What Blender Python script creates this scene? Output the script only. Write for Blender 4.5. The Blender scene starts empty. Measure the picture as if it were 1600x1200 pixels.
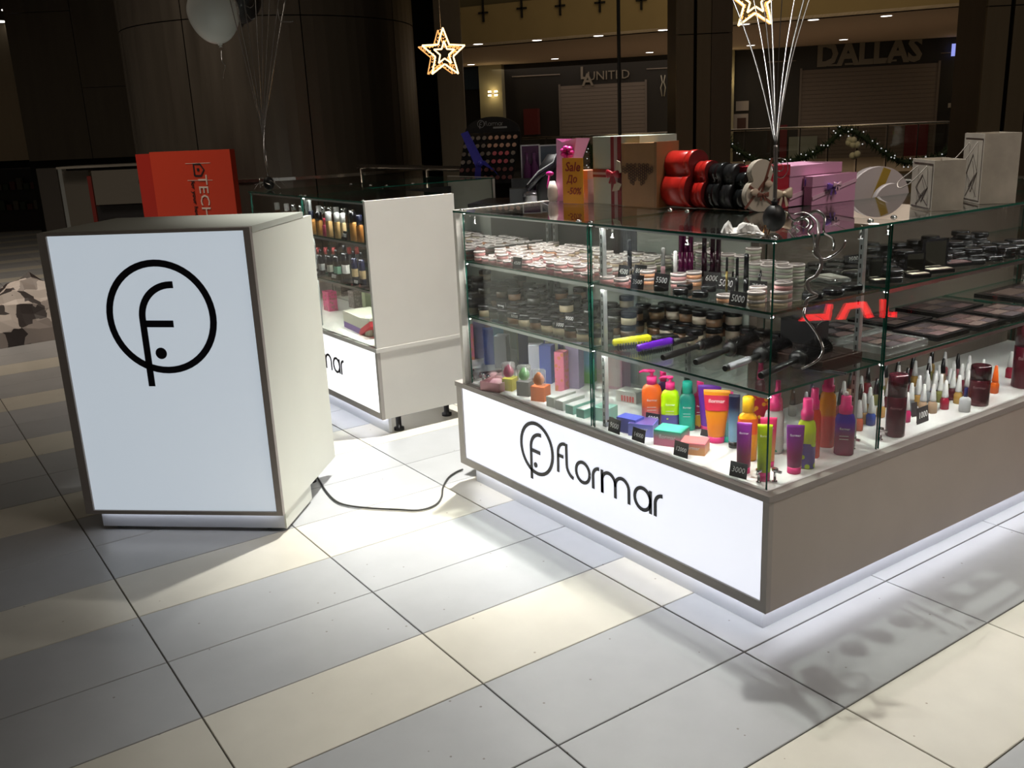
import bpy, bmesh, math, random
from mathutils import Vector, Matrix
R = random.Random(7)
PI = math.pi
SC = bpy.context.scene
COL = SC.collection

# ------------------------------------------------------------------ camera, exposure, world, lights
CAM = Vector((1.432, -1.734, 1.326))
CF = Vector((-0.7973, 0.5412, -0.2676)).normalized()
CR = Vector((0.5713, 0.8196, -0.0432))
CR = (CR - CF * CR.dot(CF)).normalized()
CU = CR.cross(CF)
FPX = 1453.6
cd = bpy.data.cameras.new('camera'); cam = bpy.data.objects.new('camera', cd); COL.objects.link(cam)
cd.sensor_width = 36; cd.lens = FPX / 1600 * 36; cd.clip_start = .05; cd.clip_end = 200
cam.matrix_world = Matrix(((CR.x, CU.x, -CF.x, CAM.x), (CR.y, CU.y, -CF.y, CAM.y), (CR.z, CU.z, -CF.z, CAM.z), (0, 0, 0, 1)))
SC.camera = cam
SC.view_settings.view_transform = 'Standard'; SC.view_settings.look = 'None'
SC.view_settings.exposure = 0; SC.view_settings.gamma = 1; SC.view_settings.use_curve_mapping = False
SC.cycles.max_bounces = 8; SC.cycles.diffuse_bounces = 3; SC.cycles.glossy_bounces = 4
SC.cycles.transparent_max_bounces = 32; SC.cycles.transmission_bounces = 4
SC.cycles.use_denoising = True; SC.cycles.sample_clamp_indirect = 4; SC.cycles.caustics_reflective = False; SC.cycles.caustics_refractive = False
wd = bpy.data.worlds.new('dim mall'); SC.world = wd; wd.use_nodes = True
wd.node_tree.nodes['Background'].inputs[0].default_value = (.9, .74, .56, 1)
wd.node_tree.nodes['Background'].inputs[1].default_value = .042

def lamp(kind, name, loc, power, col, aim=None, **kw):
    l = bpy.data.lights.new(name, kind); l.energy = power; l.color = col
    for k, v in kw.items(): setattr(l, k, v)
    o = bpy.data.objects.new(name, l); COL.objects.link(o); o.location = loc
    if aim is not None: o.rotation_euler = (Vector(aim) - Vector(loc)).to_track_quat('-Z', 'Y').to_euler()
    return o
WARM = (1, .98, .92)
lamp('SPOT', 'ceiling_spot', (-1.0, .62, 4.0), 480, WARM, (.2, .1, 0), spot_size=1.0, spot_blend=1, shadow_soft_size=.035)
lamp('SPOT', 'ceiling_spot', (-1.9, .74, 4.0), 1450, WARM, (-1.75, .12, 0), spot_size=.74, spot_blend=1, shadow_soft_size=.05)
lamp('SPOT', 'ceiling_spot', (-2.6, .9, 4.0), 80, WARM, (-1.5, -.2, 0), spot_size=.7, spot_blend=.9, shadow_soft_size=.05)
lamp('AREA', 'aisle_fill', (-6.5, -1.6, 5), 60, (1, .85, .7), (-7.5, -.6, 0), size=2, spread=1.8)  # unseen fill added to brighten the heap and floor at far left
lamp('AREA', 'aisle_fill', (2.2, 1.0, 5), 14, (1, .88, .78), (-.3, 1.1, .9), size=1.5, spread=1.1)  # unseen soft fill added for the gifts, stands for general mall ambience
lamp('AREA', 'gallery_fill', (-17, 17, 3.0), 110, (1, .8, .62), (-17, 17, 0), size=16, size_y=4, shape='RECTANGLE')  # broad fill added under the soffit to light the gallery
lamp('AREA', 'gallery_front_fill', (-9.5, 9.5, 5.0), 130, (1, .76, .42), (-13, 15, 3.4), size=8)  # fill added in the void to light the gallery fascia

def ray(px, py): return CF + CR * ((px - 800) / FPX) - CU * ((py - 600) / FPX)
def on(px, py, v, ax=2):          # the point of the plane (axis ax) = v seen at that spot of the photograph
    d = ray(px, py); return CAM + d * ((v - CAM[ax]) / d[ax])
def atd(px, py, dep): return CAM + ray(px, py) * dep
def onpl(px, py, q, n):
    d = ray(px, py); n = Vector(n); return CAM + d * ((Vector(q) - CAM).dot(n) / d.dot(n))
def zat(py, x, y):                # height at (x, y) that shows at image row py
    lo, hi = -1., 8.
    for _ in range(40):
        m = (lo + hi) / 2; v = Vector((x, y, m)) - CAM
        if 600 - FPX * v.dot(CU) / v.dot(CF) > py: lo = m
        else: hi = m
    return lo

# ------------------------------------------------------------------ materials
MC = {}
def M(name, col=(.5, .5, .5), rough=.5, metal=0, emit=0, ecol=None, noise=0, nscale=40, bump=0, alpha=None, clear=0, trans=0, spec=None):
    if name in MC: return MC[name]
    m = bpy.data.materials.new(name); m.use_nodes = True; nt = m.node_tree; b = nt.nodes['Principled BSDF']
    b.inputs['Base Color'].default_value = (*col, 1); b.inputs['Roughness'].default_value = rough; b.inputs['Metallic'].default_value = metal
    if spec is not None: b.inputs['Specular IOR Level'].default_value = spec
    if emit:
        b.inputs['Emission Color'].default_value = (*(ecol or col), 1); b.inputs['Emission Strength'].default_value = emit
    if clear: b.inputs['Coat Weight'].default_value = clear
    if trans: b.inputs['Transmission Weight'].default_value = trans
    if noise or bump:
        tc = nt.nodes.new('ShaderNodeTexCoord'); n = nt.nodes.new('ShaderNodeTexNoise'); n.inputs['Scale'].default_value = nscale; n.inputs['Detail'].default_value = 4
        nt.links.new(tc.outputs['Object'], n.inputs['Vector'])
        if noise:
            r = nt.nodes.new('ShaderNodeMapRange'); r.inputs[1].default_value = .3; r.inputs[2].default_value = .7
            r.inputs[3].default_value = 1 - noise; r.inputs[4].default_value = 1 + noise
            h = nt.nodes.new('ShaderNodeHueSaturation'); h.inputs['Color'].default_value = (*col, 1)
            nt.links.new(n.outputs['Fac'], r.inputs[0]); nt.links.new(r.outputs[0], h.inputs['Value']); nt.links.new(h.outputs['Color'], b.inputs['Base Color'])
        if bump:
            bp = nt.nodes.new('ShaderNodeBump'); bp.inputs['Strength'].default_value = bump; bp.inputs['Distance'].default_value = .002
            nt.links.new(n.outputs['Fac'], bp.inputs['Height']); nt.links.new(bp.outputs['Normal'], b.inputs['Normal'])
    MC[name] = m; return m

def thin(name, tint, base=.04, rough=0., body=0., bcol=(1, 1, 1)):
    """thin clear sheet: see-through with a tint, mirror reflection that grows at grazing angles; body = share of plain colour"""
    m = bpy.data.materials.new(name); m.use_nodes = True; nt = m.node_tree; nt.nodes.clear(); N = nt.nodes.new; L = nt.links.new
    out = N('ShaderNodeOutputMaterial'); g = N('ShaderNodeNewGeometry'); dot = N('ShaderNodeVectorMath'); dot.operation = 'DOT_PRODUCT'
    L(g.outputs['Normal'], dot.inputs[0]); L(g.outputs['Incoming'], dot.inputs[1])
    ab = N('ShaderNodeMath'); ab.operation = 'ABSOLUTE'; L(dot.outputs['Value'], ab.inputs[0])
    su = N('ShaderNodeMath'); su.operation = 'SUBTRACT'; su.inputs[0].default_value = 1; L(ab.outputs[0], su.inputs[1])
    pw = N('ShaderNodeMath'); pw.operation = 'POWER'; L(su.outputs[0], pw.inputs[0]); pw.inputs[1].default_value = 5
    mr = N('ShaderNodeMapRange'); L(pw.outputs[0], mr.inputs[0]); mr.inputs[3].default_value = base; mr.inputs[4].default_value = 1
    t = N('ShaderNodeBsdfTransparent'); t.inputs[0].default_value = (*tint, 1)
    gl = N('ShaderNodeBsdfGlossy'); gl.inputs['Roughness'].default_value = rough; gl.inputs[0].default_value = (1, 1, 1, 1)
    src = t
    if body:
        df = N('ShaderNodeBsdfDiffuse'); df.inputs[0].default_value = (*bcol, 1); mb = N('ShaderNodeMixShader'); mb.inputs[0].default_value = body
        L(t.outputs[0], mb.inputs[1]); L(df.outputs[0], mb.inputs[2]); src = mb
    mx = N('ShaderNodeMixShader'); L(mr.outputs[0], mx.inputs[0]); L(src.outputs[0], mx.inputs[1]); L(gl.outputs[0], mx.inputs[2]); L(mx.outputs[0], out.inputs[0])
    MC[name] = m; return m
GLASS = thin('glass', (.965, .985, .975), .035)
GEDGE = M('green glass edge', (.010, .095, .065), .15)
CLEARP = thin('clear plastic', (.93, .93, .93), .06, .05, .18, (.8, .8, .8))
WHITE = M('white melamine', (.74, .72, .67), .42, noise=.02, nscale=6)
GREYM = M('grey melamine', (.42, .39, .36), .5, noise=.03, nscale=8)
SLABM = M('deck laminate', (.78, .78, .78), .35)
ALU = M('brushed aluminium', (.62, .64, .66), .3, .9)
ALUG = M('slotted aluminium', (.42, .45, .45), .35, .6)
CHROME = M('chrome', (.8, .8, .82), .12, 1)
LED = M('led diffuser', (1, 1, 1), .5, emit=14, ecol=(.90, .92, 1))
LEDC = M('case led diffuser', (1, 1, 1), .5, emit=62, ecol=(1, .97, .92))
INK = M('black vinyl', (.004, .004, .012), .4)
LB1 = M('lightbox acrylic', (.8, .8, .8), .3, emit=.82, ecol=(.86, .89, 1))
LB2 = M('lightbox acrylic pale blue', (.5, .5, .5), .3, emit=.46, ecol=(.86, .98, 1.1))
LB3 = M('lightbox acrylic bright', (.8, .8, .8), .3, emit=1.05, ecol=(.98, .98, 1))
BLK = M('gloss black', (.006, .006, .008), .18)
BLKM = M('matt black', (.012, .011, .013), .5)
PAPW = M('white paper', (.85, .85, .85), .7)
TAGM = M('tag card', (.012, .010, .012), .6)
TAGT = M('tag numerals', (.95, .95, .95), .6)
MIRR = M('mirror', (.55, .57, .57), .02, 1)

# ------------------------------------------------------------------ mesh building
class MB:
    def __init__(s): s.v = []; s.f = []; s.mi = []; s.sm = []
    def add(s, vs, fs, mi=0, smooth=False):
        n = len(s.v); s.v += [tuple(v) for v in vs]; s.f += [tuple(n + i for i in f) for f in fs]; s.mi += [mi] * len(fs); s.sm += [smooth] * len(fs); return s
    def box(s, a, b, mi=0, side=None):      # side: material of the narrow faces
        x0, y0, z0 = a; x1, y1, z1 = b
        vs = [(x0, y0, z0), (x1, y0, z0), (x1, y1, z0), (x0, y1, z0), (x0, y0, z1), (x1, y0, z1), (x1, y1, z1), (x0, y1, z1)]
        fs = [(0, 3, 2, 1), (4, 5, 6, 7), (0, 1, 5, 4), (1, 2, 6, 5), (2, 3, 7, 6), (3, 0, 4, 7)]
        if side is None: return s.add(vs, fs, mi)
        d = [abs(x1 - x0), abs(y1 - y0), abs(z1 - z0)]; ax = d.index(min(d)); main = {0: (3, 5), 1: (2, 4), 2: (0, 1)}[ax]
        n = len(s.v); s.v += vs
        for k, f in enumerate(fs): s.f.append(tuple(n + i for i in f)); s.mi.append(mi if k in main else side); s.sm.append(False)
        return s
    def loft(s, rings, n=16, mi=0, caps=(True, True), smooth=True, cx=0, cy=0):
        # rings: (z, rx, ry[, power, ox, oy])
        vs = []; fs = []
        for r in rings:
            z, rx, ry = r[:3]; p = r[3] if len(r) > 3 else 2; ox = r[4] if len(r) > 4 else 0; oy = r[5] if len(r) > 5 else 0
            for k in range(n):
                a = 2 * PI * (k + .5) / n; c, q = math.cos(a), math.sin(a)
                vs.append((cx + ox + rx * math.copysign(abs(c) ** (2 / p), c), cy + oy + ry * math.copysign(abs(q) ** (2 / p), q), z))
        for i in range(len(rings) - 1):
            for k in range(n): fs.append((i * n + k, i * n + (k + 1) % n, (i + 1) * n + (k + 1) % n, (i + 1) * n + k))
        s.add(vs, fs, mi, smooth)
        m = len(s.v) - len(vs)
        if caps[0]: s.f.append(tuple(m + k for k in reversed(range(n)))); s.mi.append(mi); s.sm.append(False)
        if caps[1]: s.f.append(tuple(m + (len(rings) - 1) * n + k for k in range(n))); s.mi.append(mi); s.sm.append(False)
        return s
    def lathe(s, prof, n=16, mi=0, caps=(True, True), smooth=True, cx=0, cy=0): return s.loft([(z, r, r) for r, z in prof], n, mi, caps, smooth, cx, cy)
    def tube(s, pts, r, n=6, mi=0, flat=None, smooth=True):
        pts = [Vector(p) for p in pts]; vs = []; fs = []; up = Vector((0, 0, 1))
        prev = None
        for i, p in enumerate(pts):
            t = (pts[min(i + 1, len(pts) - 1)] - pts[max(i - 1, 0)])
            if t.length < 1e-9: t = Vector((0, 0, 1))
            t.normalize()
            a = prev - t * prev.dot(t) if prev is not None else (up.cross(t) if abs(t.z) < .95 else Vector((1, 0, 0)).cross(t))
            if a.length < 1e-6: a = t.orthogonal()
            a.normalize(); prev = a; b = t.cross(a); rr = r[i] if isinstance(r, (list, tuple)) else r
            for k in range(n):
                an = 2 * PI * k / n; vs.append(p + a * (math.cos(an) * rr) + b * (math.sin(an) * rr * (flat if flat else 1)))
        for i in range(len(pts) - 1):
            for k in range(n): fs.append((i * n + k, i * n + (k + 1) % n, (i + 1) * n + (k + 1) % n, (i + 1) * n + k))
        fs.append(tuple(reversed(range(n)))); fs.append(tuple((len(pts) - 1) * n + k for k in range(n)))
        return s.add(vs, fs, mi, smooth)
    def prism(s, poly, y0, y1, mi=0, side=None, smooth=False):     # poly in (x, z), extruded along y
        n = len(poly); vs = [(x, y0, z) for x, z in poly] + [(x, y1, z) for x, z in poly]
        m = len(s.v); s.v += vs; s.f.append(tuple(m + k for k in range(n))); s.mi.append(mi); s.sm.append(False)
        s.f.append(tuple(m + n + k for k in reversed(range(n)))); s.mi.append(mi); s.sm.append(False)
        for k in range(n): s.f.append((m + k, m + n + k, m + n + (k + 1) % n, m + (k + 1) % n)); s.mi.append(mi if side is None else side); s.sm.append(smooth)
        return s
    def stroke(s, pts, w, t=.002, closed=False, mi=0):             # flat ribbon of width w in the xz plane, thickness t towards -y
        P = [Vector((p[0], p[1])) for p in pts]; n = len(P); vs = []
        for i in range(n):
            a = P[(i - 1) % n] if closed or i > 0 else P[i]; b = P[(i + 1) % n] if closed or i < n - 1 else P[i]
            d = (b - a).normalized(); q = Vector((-d.y, d.x)) * (w / 2)
            for y in (0, -t):
                vs.append((P[i].x + q.x, y, P[i].y + q.y)); vs.append((P[i].x - q.x, y, P[i].y - q.y))
        fs = []
        for i in range(n if closed else n - 1):
            j = (i + 1) % n; a, b = 4 * i, 4 * j
            fs += [(a + 2, a + 3, b + 3, b + 2), (a, b, b + 1, a + 1), (a, a + 2, b + 2, b), (a + 1, b + 1, b + 3, a + 3)]
        if not closed: fs += [(0, 1, 3, 2), (4 * n - 4, 4 * n - 2, 4 * n - 1, 4 * n - 3)]
        return s.add(vs, fs, mi)
    def sphere(s, c, r, n=10, mi=0, sc=(1, 1, 1)):
        prof = [(max(1e-4, math.sin(PI * i / n)) * r, -math.cos(PI * i / n) * r) for i in range(n + 1)]
        k = len(s.v); s.lathe(prof, n + 2, mi, (False, False))
        for i in range(k, len(s.v)): v = s.v[i]; s.v[i] = (v[0] * sc[0] + c[0], v[1] * sc[1] + c[1], v[2] * sc[2] + c[2])
        return s
    def mesh(s, name, mats):
        me = bpy.data.meshes.new(name); me.from_pydata(s.v, [], s.f); me.polygons.foreach_set('material_index', s.mi); me.polygons.foreach_set('use_smooth', s.sm)
        for m in (mats if isinstance(mats, (list, tuple)) else [mats]): me.materials.append(m)
        me.update(); return me
    def obj(s, name, mats, parent=None, loc=(0, 0, 0), rot=0):
        o = bpy.data.objects.new(name, s.mesh(name, mats)); COL.objects.link(o); o.location = loc
        o.rotation_euler = rot if isinstance(rot, (tuple, list)) else (0, 0, rot)
        if parent: o.parent = parent
        return o
def tag(o, label, cat, group=None, kind=None):
    if label: o['label'] = label
    if cat: o['category'] = cat
    if group: o['group'] = group
    if kind: o['kind'] = kind
    return o
def thing(name, label, cat, loc=(0, 0, 0), rot=0, group=None):
    o = bpy.data.objects.new(name, None); o.empty_display_size = .05; COL.objects.link(o); o.location = loc
    o.rotation_euler = rot if isinstance(rot, (tuple, list)) else (0, 0, rot)
    return tag(o, label, cat, group)
def struct(o): o['kind'] = 'structure'; return o
def dup(root, loc, rot=None, label=None, group=None):
    r = root.copy(); COL.objects.link(r); r.location = loc
    if rot is not None: r.rotation_euler = rot if isinstance(rot, (tuple, list)) else (0, 0, rot)
    if label: r['label'] = label
    if group: r['group'] = group
    for ch in root.children:
        c = ch.copy(); COL.objects.link(c); c.parent = r
        for g in ch.children:
            q = g.copy(); COL.objects.link(q); q.parent = c
    return r
TXT = {}
def text(body, size, mat, parent, loc=(0, 0, 0), rot=(PI / 2, 0, 0), name='lettering', ext=.0004, shear=0, align='CENTER', sx=1, bold=0):
    key = (body, size, mat.name, ext, shear, align, bold)
    if key not in TXT:
        cu = bpy.data.curves.new(name, 'FONT'); cu.body = body; cu.size = size; cu.extrude = ext; cu.align_x = align; cu.align_y = 'CENTER'; cu.shear = shear; cu.resolution_u = 2
        cu.offset = bold; q = bpy.data.objects.new('tmp', cu); COL.objects.link(q); bpy.context.view_layer.update()
        me = bpy.data.meshes.new_from_object(q.evaluated_get(bpy.context.evaluated_depsgraph_get())); bpy.data.objects.remove(q); me.materials.clear(); me.materials.append(mat); TXT[key] = me
    o = bpy.data.objects.new(name, TXT[key]); COL.objects.link(o); o.location = loc; o.rotation_euler = rot; o.scale = (sx, 1, 1)
    if parent: o.parent = parent
    return o
def arc(cx, cz, r, a0, a1, n=14): return [(cx + r * math.cos(math.radians(a0 + (a1 - a0) * i / n)), cz + r * math.sin(math.radians(a0 + (a1 - a0) * i / n))) for i in range(n + 1)]
def beam(name, mat, p, q, r, parent=None, n=8): return MB().tube([p, q], r, n).obj(name, mat, parent)

def emblem(parent, s=1., cx=0, cz=0, y=0, mat=INK, w=None, name='emblem'):    # ring with a tall f and a dot
    w = w or .0125 * s; m = MB()
    m.stroke(arc(0, 0, .087 * s, 0, 360, 56)[:-1], w, closed=True)
    m.stroke([(.027 * s, .052 * s)] + arc(.022 * s, -.002 * s, .054 * s, 90, 180, 14) + [(-.033 * s, -.114 * s)], w)
    m.stroke([(-.030 * s, -.010 * s), (.019 * s, -.011 * s)], w)
    m.prism(arc(-.009 * s, -.059 * s, .0095 * s, 0, 360, 18)[:-1], 0, -.002)
    return m.obj(name, mat, parent, (cx, y, cz))
def wordmark(parent, s=1., cx=0, cz=0, y=0, mat=INK, w=None, t=.002):      # origin at the emblem's centre
    w = w or .0115 * s
    def put(n, *st):
        m = MB()
        for pts in st: m.stroke([(a * s, b * s) for a, b in pts], w, t)
        m.obj('letter', mat, parent, (cx, y, cz))
    put('f', [(.158, .058)] + arc(.156, .022, .036, 90, 180, 10) + [(.118, -.048)], [(.119, .012), (.148, .012)])
    put('l', [(.165, .062)] + arc(.205, -.008, .040, 180, 262, 12))
    put('o', arc(.248, -.013, .034, 0, 358, 32))
    put('r', [(.299, -.052)] + arc(.329, -.009, .030, 180, 90, 10))
    put('m', [(.343, .024), (.343, -.052)], [(.343, -.052), (.343, -.010)] + arc(.374, -.010, .031, 180, 0, 16) + [(.405, -.052)], [(.405, -.014)] + arc(.436, -.010, .031, 172, 0, 16) + [(.467, -.052)])
    put('a', arc(.527, -.015, .034, 0, 358, 32), [(.561, .020), (.561, -.052)])
    put('r', [(.581, -.052)] + arc(.611, -.012, .030, 180, 90, 10))

# ------------------------------------------------------------------ floor
floor = struct(MB().box((-30, -6, -.06), (6, 2.5, -.004)).box((-30, 2.5, -.06), (-9, 12, -.004)).obj('floor', M('grout', (.10, .095, .085), .8)))
def tilemat(name, col):
    m = bpy.data.materials.new(name); m.use_nodes = True; nt = m.node_tree; b = nt.nodes['Principled BSDF']; N = nt.nodes.new; L = nt.links.new
    g = N('ShaderNodeNewGeometry'); n = N('ShaderNodeTexNoise'); n.inputs['Scale'].default_value = 9; n.inputs['Detail'].default_value = 6; L(g.outputs['Position'], n.inputs['Vector'])
    oi = N('ShaderNodeObjectInfo'); mr = N('ShaderNodeMapRange'); mr.inputs[3].default_value = .95; mr.inputs[4].default_value = 1.05; L(oi.outputs['Random'], mr.inputs[0])
    m2 = N('ShaderNodeMapRange'); m2.inputs[1].default_value = .3; m2.inputs[2].default_value = .7; m2.inputs[3].default_value = .96; m2.inputs[4].default_value = 1.03; L(n.outputs['Fac'], m2.inputs[0])
    mu = N('ShaderNodeMath'); mu.operation = 'MULTIPLY'; L(mr.outputs[0], mu.inputs[0]); L(m2.outputs[0], mu.inputs[1])
    h = N('ShaderNodeHueSaturation'); h.inputs['Color'].default_value = (*col, 1); L(mu.outputs[0], h.inputs['Value'])
    v = N('ShaderNodeTexVoronoi'); v.inputs['Scale'].default_value = 14; L(g.outputs['Position'], v.inputs['Vector'])
    lt = N('ShaderNodeMath'); lt.operation = 'LESS_THAN'; lt.inputs[1].default_value = .045; L(v.outputs['Distance'], lt.inputs[0])
    mx = N('ShaderNodeMixRGB'); mx.inputs[2].default_value = (col[0] * .55, col[1] * .5, col[2] * .45, 1); L(lt.outputs[0], mx.inputs[0]); L(h.outputs['Color'], mx.inputs[1])
    L(mx.outputs[0], b.inputs['Base Color']); b.inputs['Roughness'].default_value = .33; b.inputs['Specular IOR Level'].default_value = .4
    return m
TG = tilemat('grey porcelain', (.40, .41, .42)); TC = tilemat('cream porcelain', (.60, .575, .50))
TW, TL, TX, TY = .3028, .6027, .004, -.083
def tile_mb(w, l, b=.0015):
    m = MB(); w /= 2; l /= 2
    m.box((-w, -l, -.006), (w, l, -b)); m.v[4:] = []; m.f = []; m.mi = []; m.sm = []
    vs = [(-w, -l, -.006), (w, -l, -.006), (w, l, -.006), (-w, l, -.006), (-w, -l, -b), (w, -l, -b), (w, l, -b), (-w, l, -b), (-w + b, -l + b, 0), (w - b, -l + b, 0), (w - b, l - b, 0), (-w + b, l - b, 0)]
    m = MB(); m.add(vs, [(8, 9, 10, 11)] + [(a, (a + 1) % 4, 4 + (a + 1) % 4, 4 + a) for a in range(4)] + [(4 + a, 4 + (a + 1) % 4, 8 + (a + 1) % 4, 8 + a) for a in range(4)])
    return m
tm = tile_mb(TW - .0035, TL - .0035); meg = tm.mesh('tile', TG); mec = tm.mesh('tile', TC)
far = MB(); near = []
for i in range(-60, 8):
    for j in range(-7, 10):
        x = TX + (i + .5) * TW; y = TY + (j + .5) * TL
        if y > 2.4 and x > -9.2 or y > 5.5: continue
        # i counts strips to the right; the photo's strips: every third is cream
        cream = (-i - 1) % 3 == 1
        v = Vector((x, y, 0)) - CAM; d = v.dot(CF)
        near.append((d if d > .3 and abs(FPX * v.dot(CR) / d) < 1050 and -FPX * v.dot(CU) / d < 850 else 99 + v.length, x, y, cream))
near.sort()
farv = {0: MB(), 1: MB()}
for k, (d, x, y, cr) in enumerate(near):
    if k < 300:
        o = bpy.data.objects.new('tile', mec if cr else meg); COL.objects.link(o); o.parent = floor; o.location = (x, y, 0)
    elif x > -24:
        m = farv[int(cr)]; m.add([(a + x, b + y, c) for a, b, c in tm.v], tm.f)
for k, m in farv.items():
    o = m.obj('tile_field', (TC if k else TG), floor); o['kind'] = 'stuff'

# ------------------------------------------------------------------ glass display counter (L-shaped) and its kin
Z0, Z2, Z3, S1, S2 = .076, .404, 1.043, .861, .657
def pane(name, a, b, parent): return MB().box(a, b, 0, 1).obj(name, [GLASS, GEDGE], parent)
def clampx(parent, x, y, z, ax=0):
    m = MB(); m.lathe([(.007, 0), (.007, .004), (.0035, .005), (.0035, .03), (.008, .031), (.008, .038)], 10)
    m.box((-.003, -.02, .028), (.003, .004, .034)); return m.obj('glass_clamp', CHROME, parent, (x, y, z), ax)
def bolt(parent, x, y, z=Z3): return MB().lathe([(.009, 0), (.009, .002), (.004, .006)], 10).obj('bolt', CHROME, parent, (x, y, z))
def led_profile(parent, a, b, ax='x'):      # aluminium channel with a lit diffuser beneath
    k = 1 if ax == 'x' else 0; w = (b[k] - a[k]); c = list(a); d = list(b); c[2] = a[2] + .004; m = MB().box(c, d)
    e = list(a); f = list(b); f[2] = a[2] + .0041
    if ax == 'x': f[1] = a[1] + .0015
    else: e[0] = b[0] - .0015
    m.box(e, f); e = list(a); f = list(b); f[2] = a[2] + .0041; e[2] = a[2] + .002
    if ax == 'x': e[1] = b[1] - .0015
    else: f[0] = a[0] + .0015
    m.box(e, f); o = m.obj('led_profile', ALU, parent)
    c = list(a); d = list(b); c[2] = a[2] + .0022; d[2] = a[2] + .0038; c[k] += w * .15; d[k] -= w * .15
    MB().box(c, d).obj('diffuser', LEDC, o); return o
def post(parent, x, y, z0=Z2, z1=Z3 - .008):
    m = MB().box((x - .007, y - .007, z0), (x + .007, y + .007, z1)); o = m.obj('upright', ALUG, parent)
    s_ = MB()
    for k in range(int((z1 - z0) / .025)): z = z0 + .012 + k * .025; s_.box((x - .002, y - .0078, z), (x + .002, y - .0068, z + .012))
    q = s_.obj('slot', BLKM, o); q['kind'] = 'stuff'; return o

case = thing('display_counter', 'L-shaped glass display counter with glowing front panel, nearest the viewer', 'display case')
W, D, RY = 1.5, .47, 1.98
# base: sides, lit front, deck
m = MB().box((-W, -.0, Z0), (-1.465, .018, .385)).box((-.02, 0, Z0), (0, .018, .385)).box((-1.465, 0, Z0), (-.02, .018, .104)); m.obj('front_frame', GREYM, case)
MB().box((-.018, .018, Z0), (0, RY, .385)).obj('side_panel', M('beige melamine', (.50, .45, .40), .45, noise=.03, nscale=7), case)
MB().box((-W, .018, Z0), (-W + .018, D, .385)).obj('end_panel', WHITE, case)
MB().box((-W + .018, D - .018, Z0), (-D, D, .385)).box((-D, D - .018, Z0), (-D + .018, RY, .385)).obj('back_panel', WHITE, case)
MB().box((-W + .018, .02, Z0), (-.018, D - .018, Z0 + .016)).box((-D + .018, D - .018, Z0), (-.018, RY, Z0 + .016)).obj('bottom_panel', WHITE, case)
MB().box((-1.465, .006, .104), (-.02, .012, .386)).obj('light_panel', LB1, case)
MB().box((-W - .005, -.003, .386), (.003, D, Z2)).box((-D, D, .386), (.003, RY, Z2)).obj('deck', [M('deck edge', (.36, .33, .31), .5)], case)
MB().box((-W + .02, .02, Z2), (-.025, D - .005, Z2 + .001)).box((-D + .005, D - .005, Z2), (-.025, RY - .01, Z2 + .001)).obj('deck_cover', M('white deck film', (.85, .85, .85), .25), case)
PL = M('plinth aluminium', (.62, .63, .66), .38, .25)
MB().box((-W + .04, .043, .0), (-.043, .057, Z0)).box((-.057, .057, 0), (-.043, RY - .02, Z0)).obj('plinth', PL, case)
MB().box((-W + .04, .057, 0), (-W + .05, .4, .07)).obj('plinth_end', WHITE, case)
MB().box((-W + .05, .018, Z0 - .005), (-.03, .030, Z0 - .001)).obj('floor_led_strip', LED, case)
MB().box((-.030, .03, Z0 - .005), (-.018, RY - .05, Z0 - .001)).obj('floor_led_strip', LED, case)
emblem(case, 1.03, -.998, .264, .0055)
wordmark(case, 1., -.998, .263, .0055)
# glass
pane('front_pane', (-1.43, .027, Z2), (-.732, .033, Z3 - .006), case); pane('front_pane', (-.716, .027, Z2), (-.036, .033, Z3 - .006), case)
pane('side_pane', (-.036, .027, Z2), (-.030, .485, Z3 - .006), case); pane('side_pane', (-.036, .495, Z2), (-.030, 1.465, Z3 - .006), case); pane('side_pane', (-.036, 1.475, Z2), (-.030, RY, Z3 - .006), case)
pane('partition_pane', (-.731, .034, Z2), (-.725, .45, Z3 - .006), case); pane('partition_pane', (-.45, .487, Z2), (-.036, .493, Z3 - .006), case)
pane('top_pane', (-1.446, -.002, Z3 - .006), (-.726, .47, Z3), case); pane('top_pane', (-.722, -.002, Z3 - .006), (-.002, .488, Z3), case); pane('top_pane', (-.47, .491, Z3 - .006), (-.002, 1.468, Z3), case); pane('top_pane', (-.47, 1.472, Z3 - .006), (-.002, RY, Z3), case)
for z in (S1, S2):
    pane('shelf', (-1.428, .036, z - .006), (-.733, .445, z), case); pane('shelf', (-.722, .036, z - .006), (-.04, .480, z), case); pane('shelf', (-.45, .497, z - .006), (-.04, 1.464, z), case); pane('shelf', (-.45, 1.476, z - .006), (-.04, RY - .02, z), case)
for a, b in ((-1.42, -.74), (-.71, -.05)):
    for z in (Z3 - .006, S1 - .006, S2 - .006): led_profile(case, (a, .042, z - .012), (b, .056, z - .0002))
for a, b in ((.51, 1.455), (1.485, RY - .03)):
    for z in (Z3 - .006, S1 - .006, S2 - .006): led_profile(case, (-.058, a, z - .012), (-.044, b, z - .0002), 'y')
for x, y in ((-.700, .062), (-.712, .43), (-.09, .455), (-.46, .478), (-1.415, .43)): post(case, x, y)
MB().box((-.475, .455, Z2), (-.445, .485, Z3 - .008)).obj('corner_post', M('brown post', (.16, .125, .10), .5), case)
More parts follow.
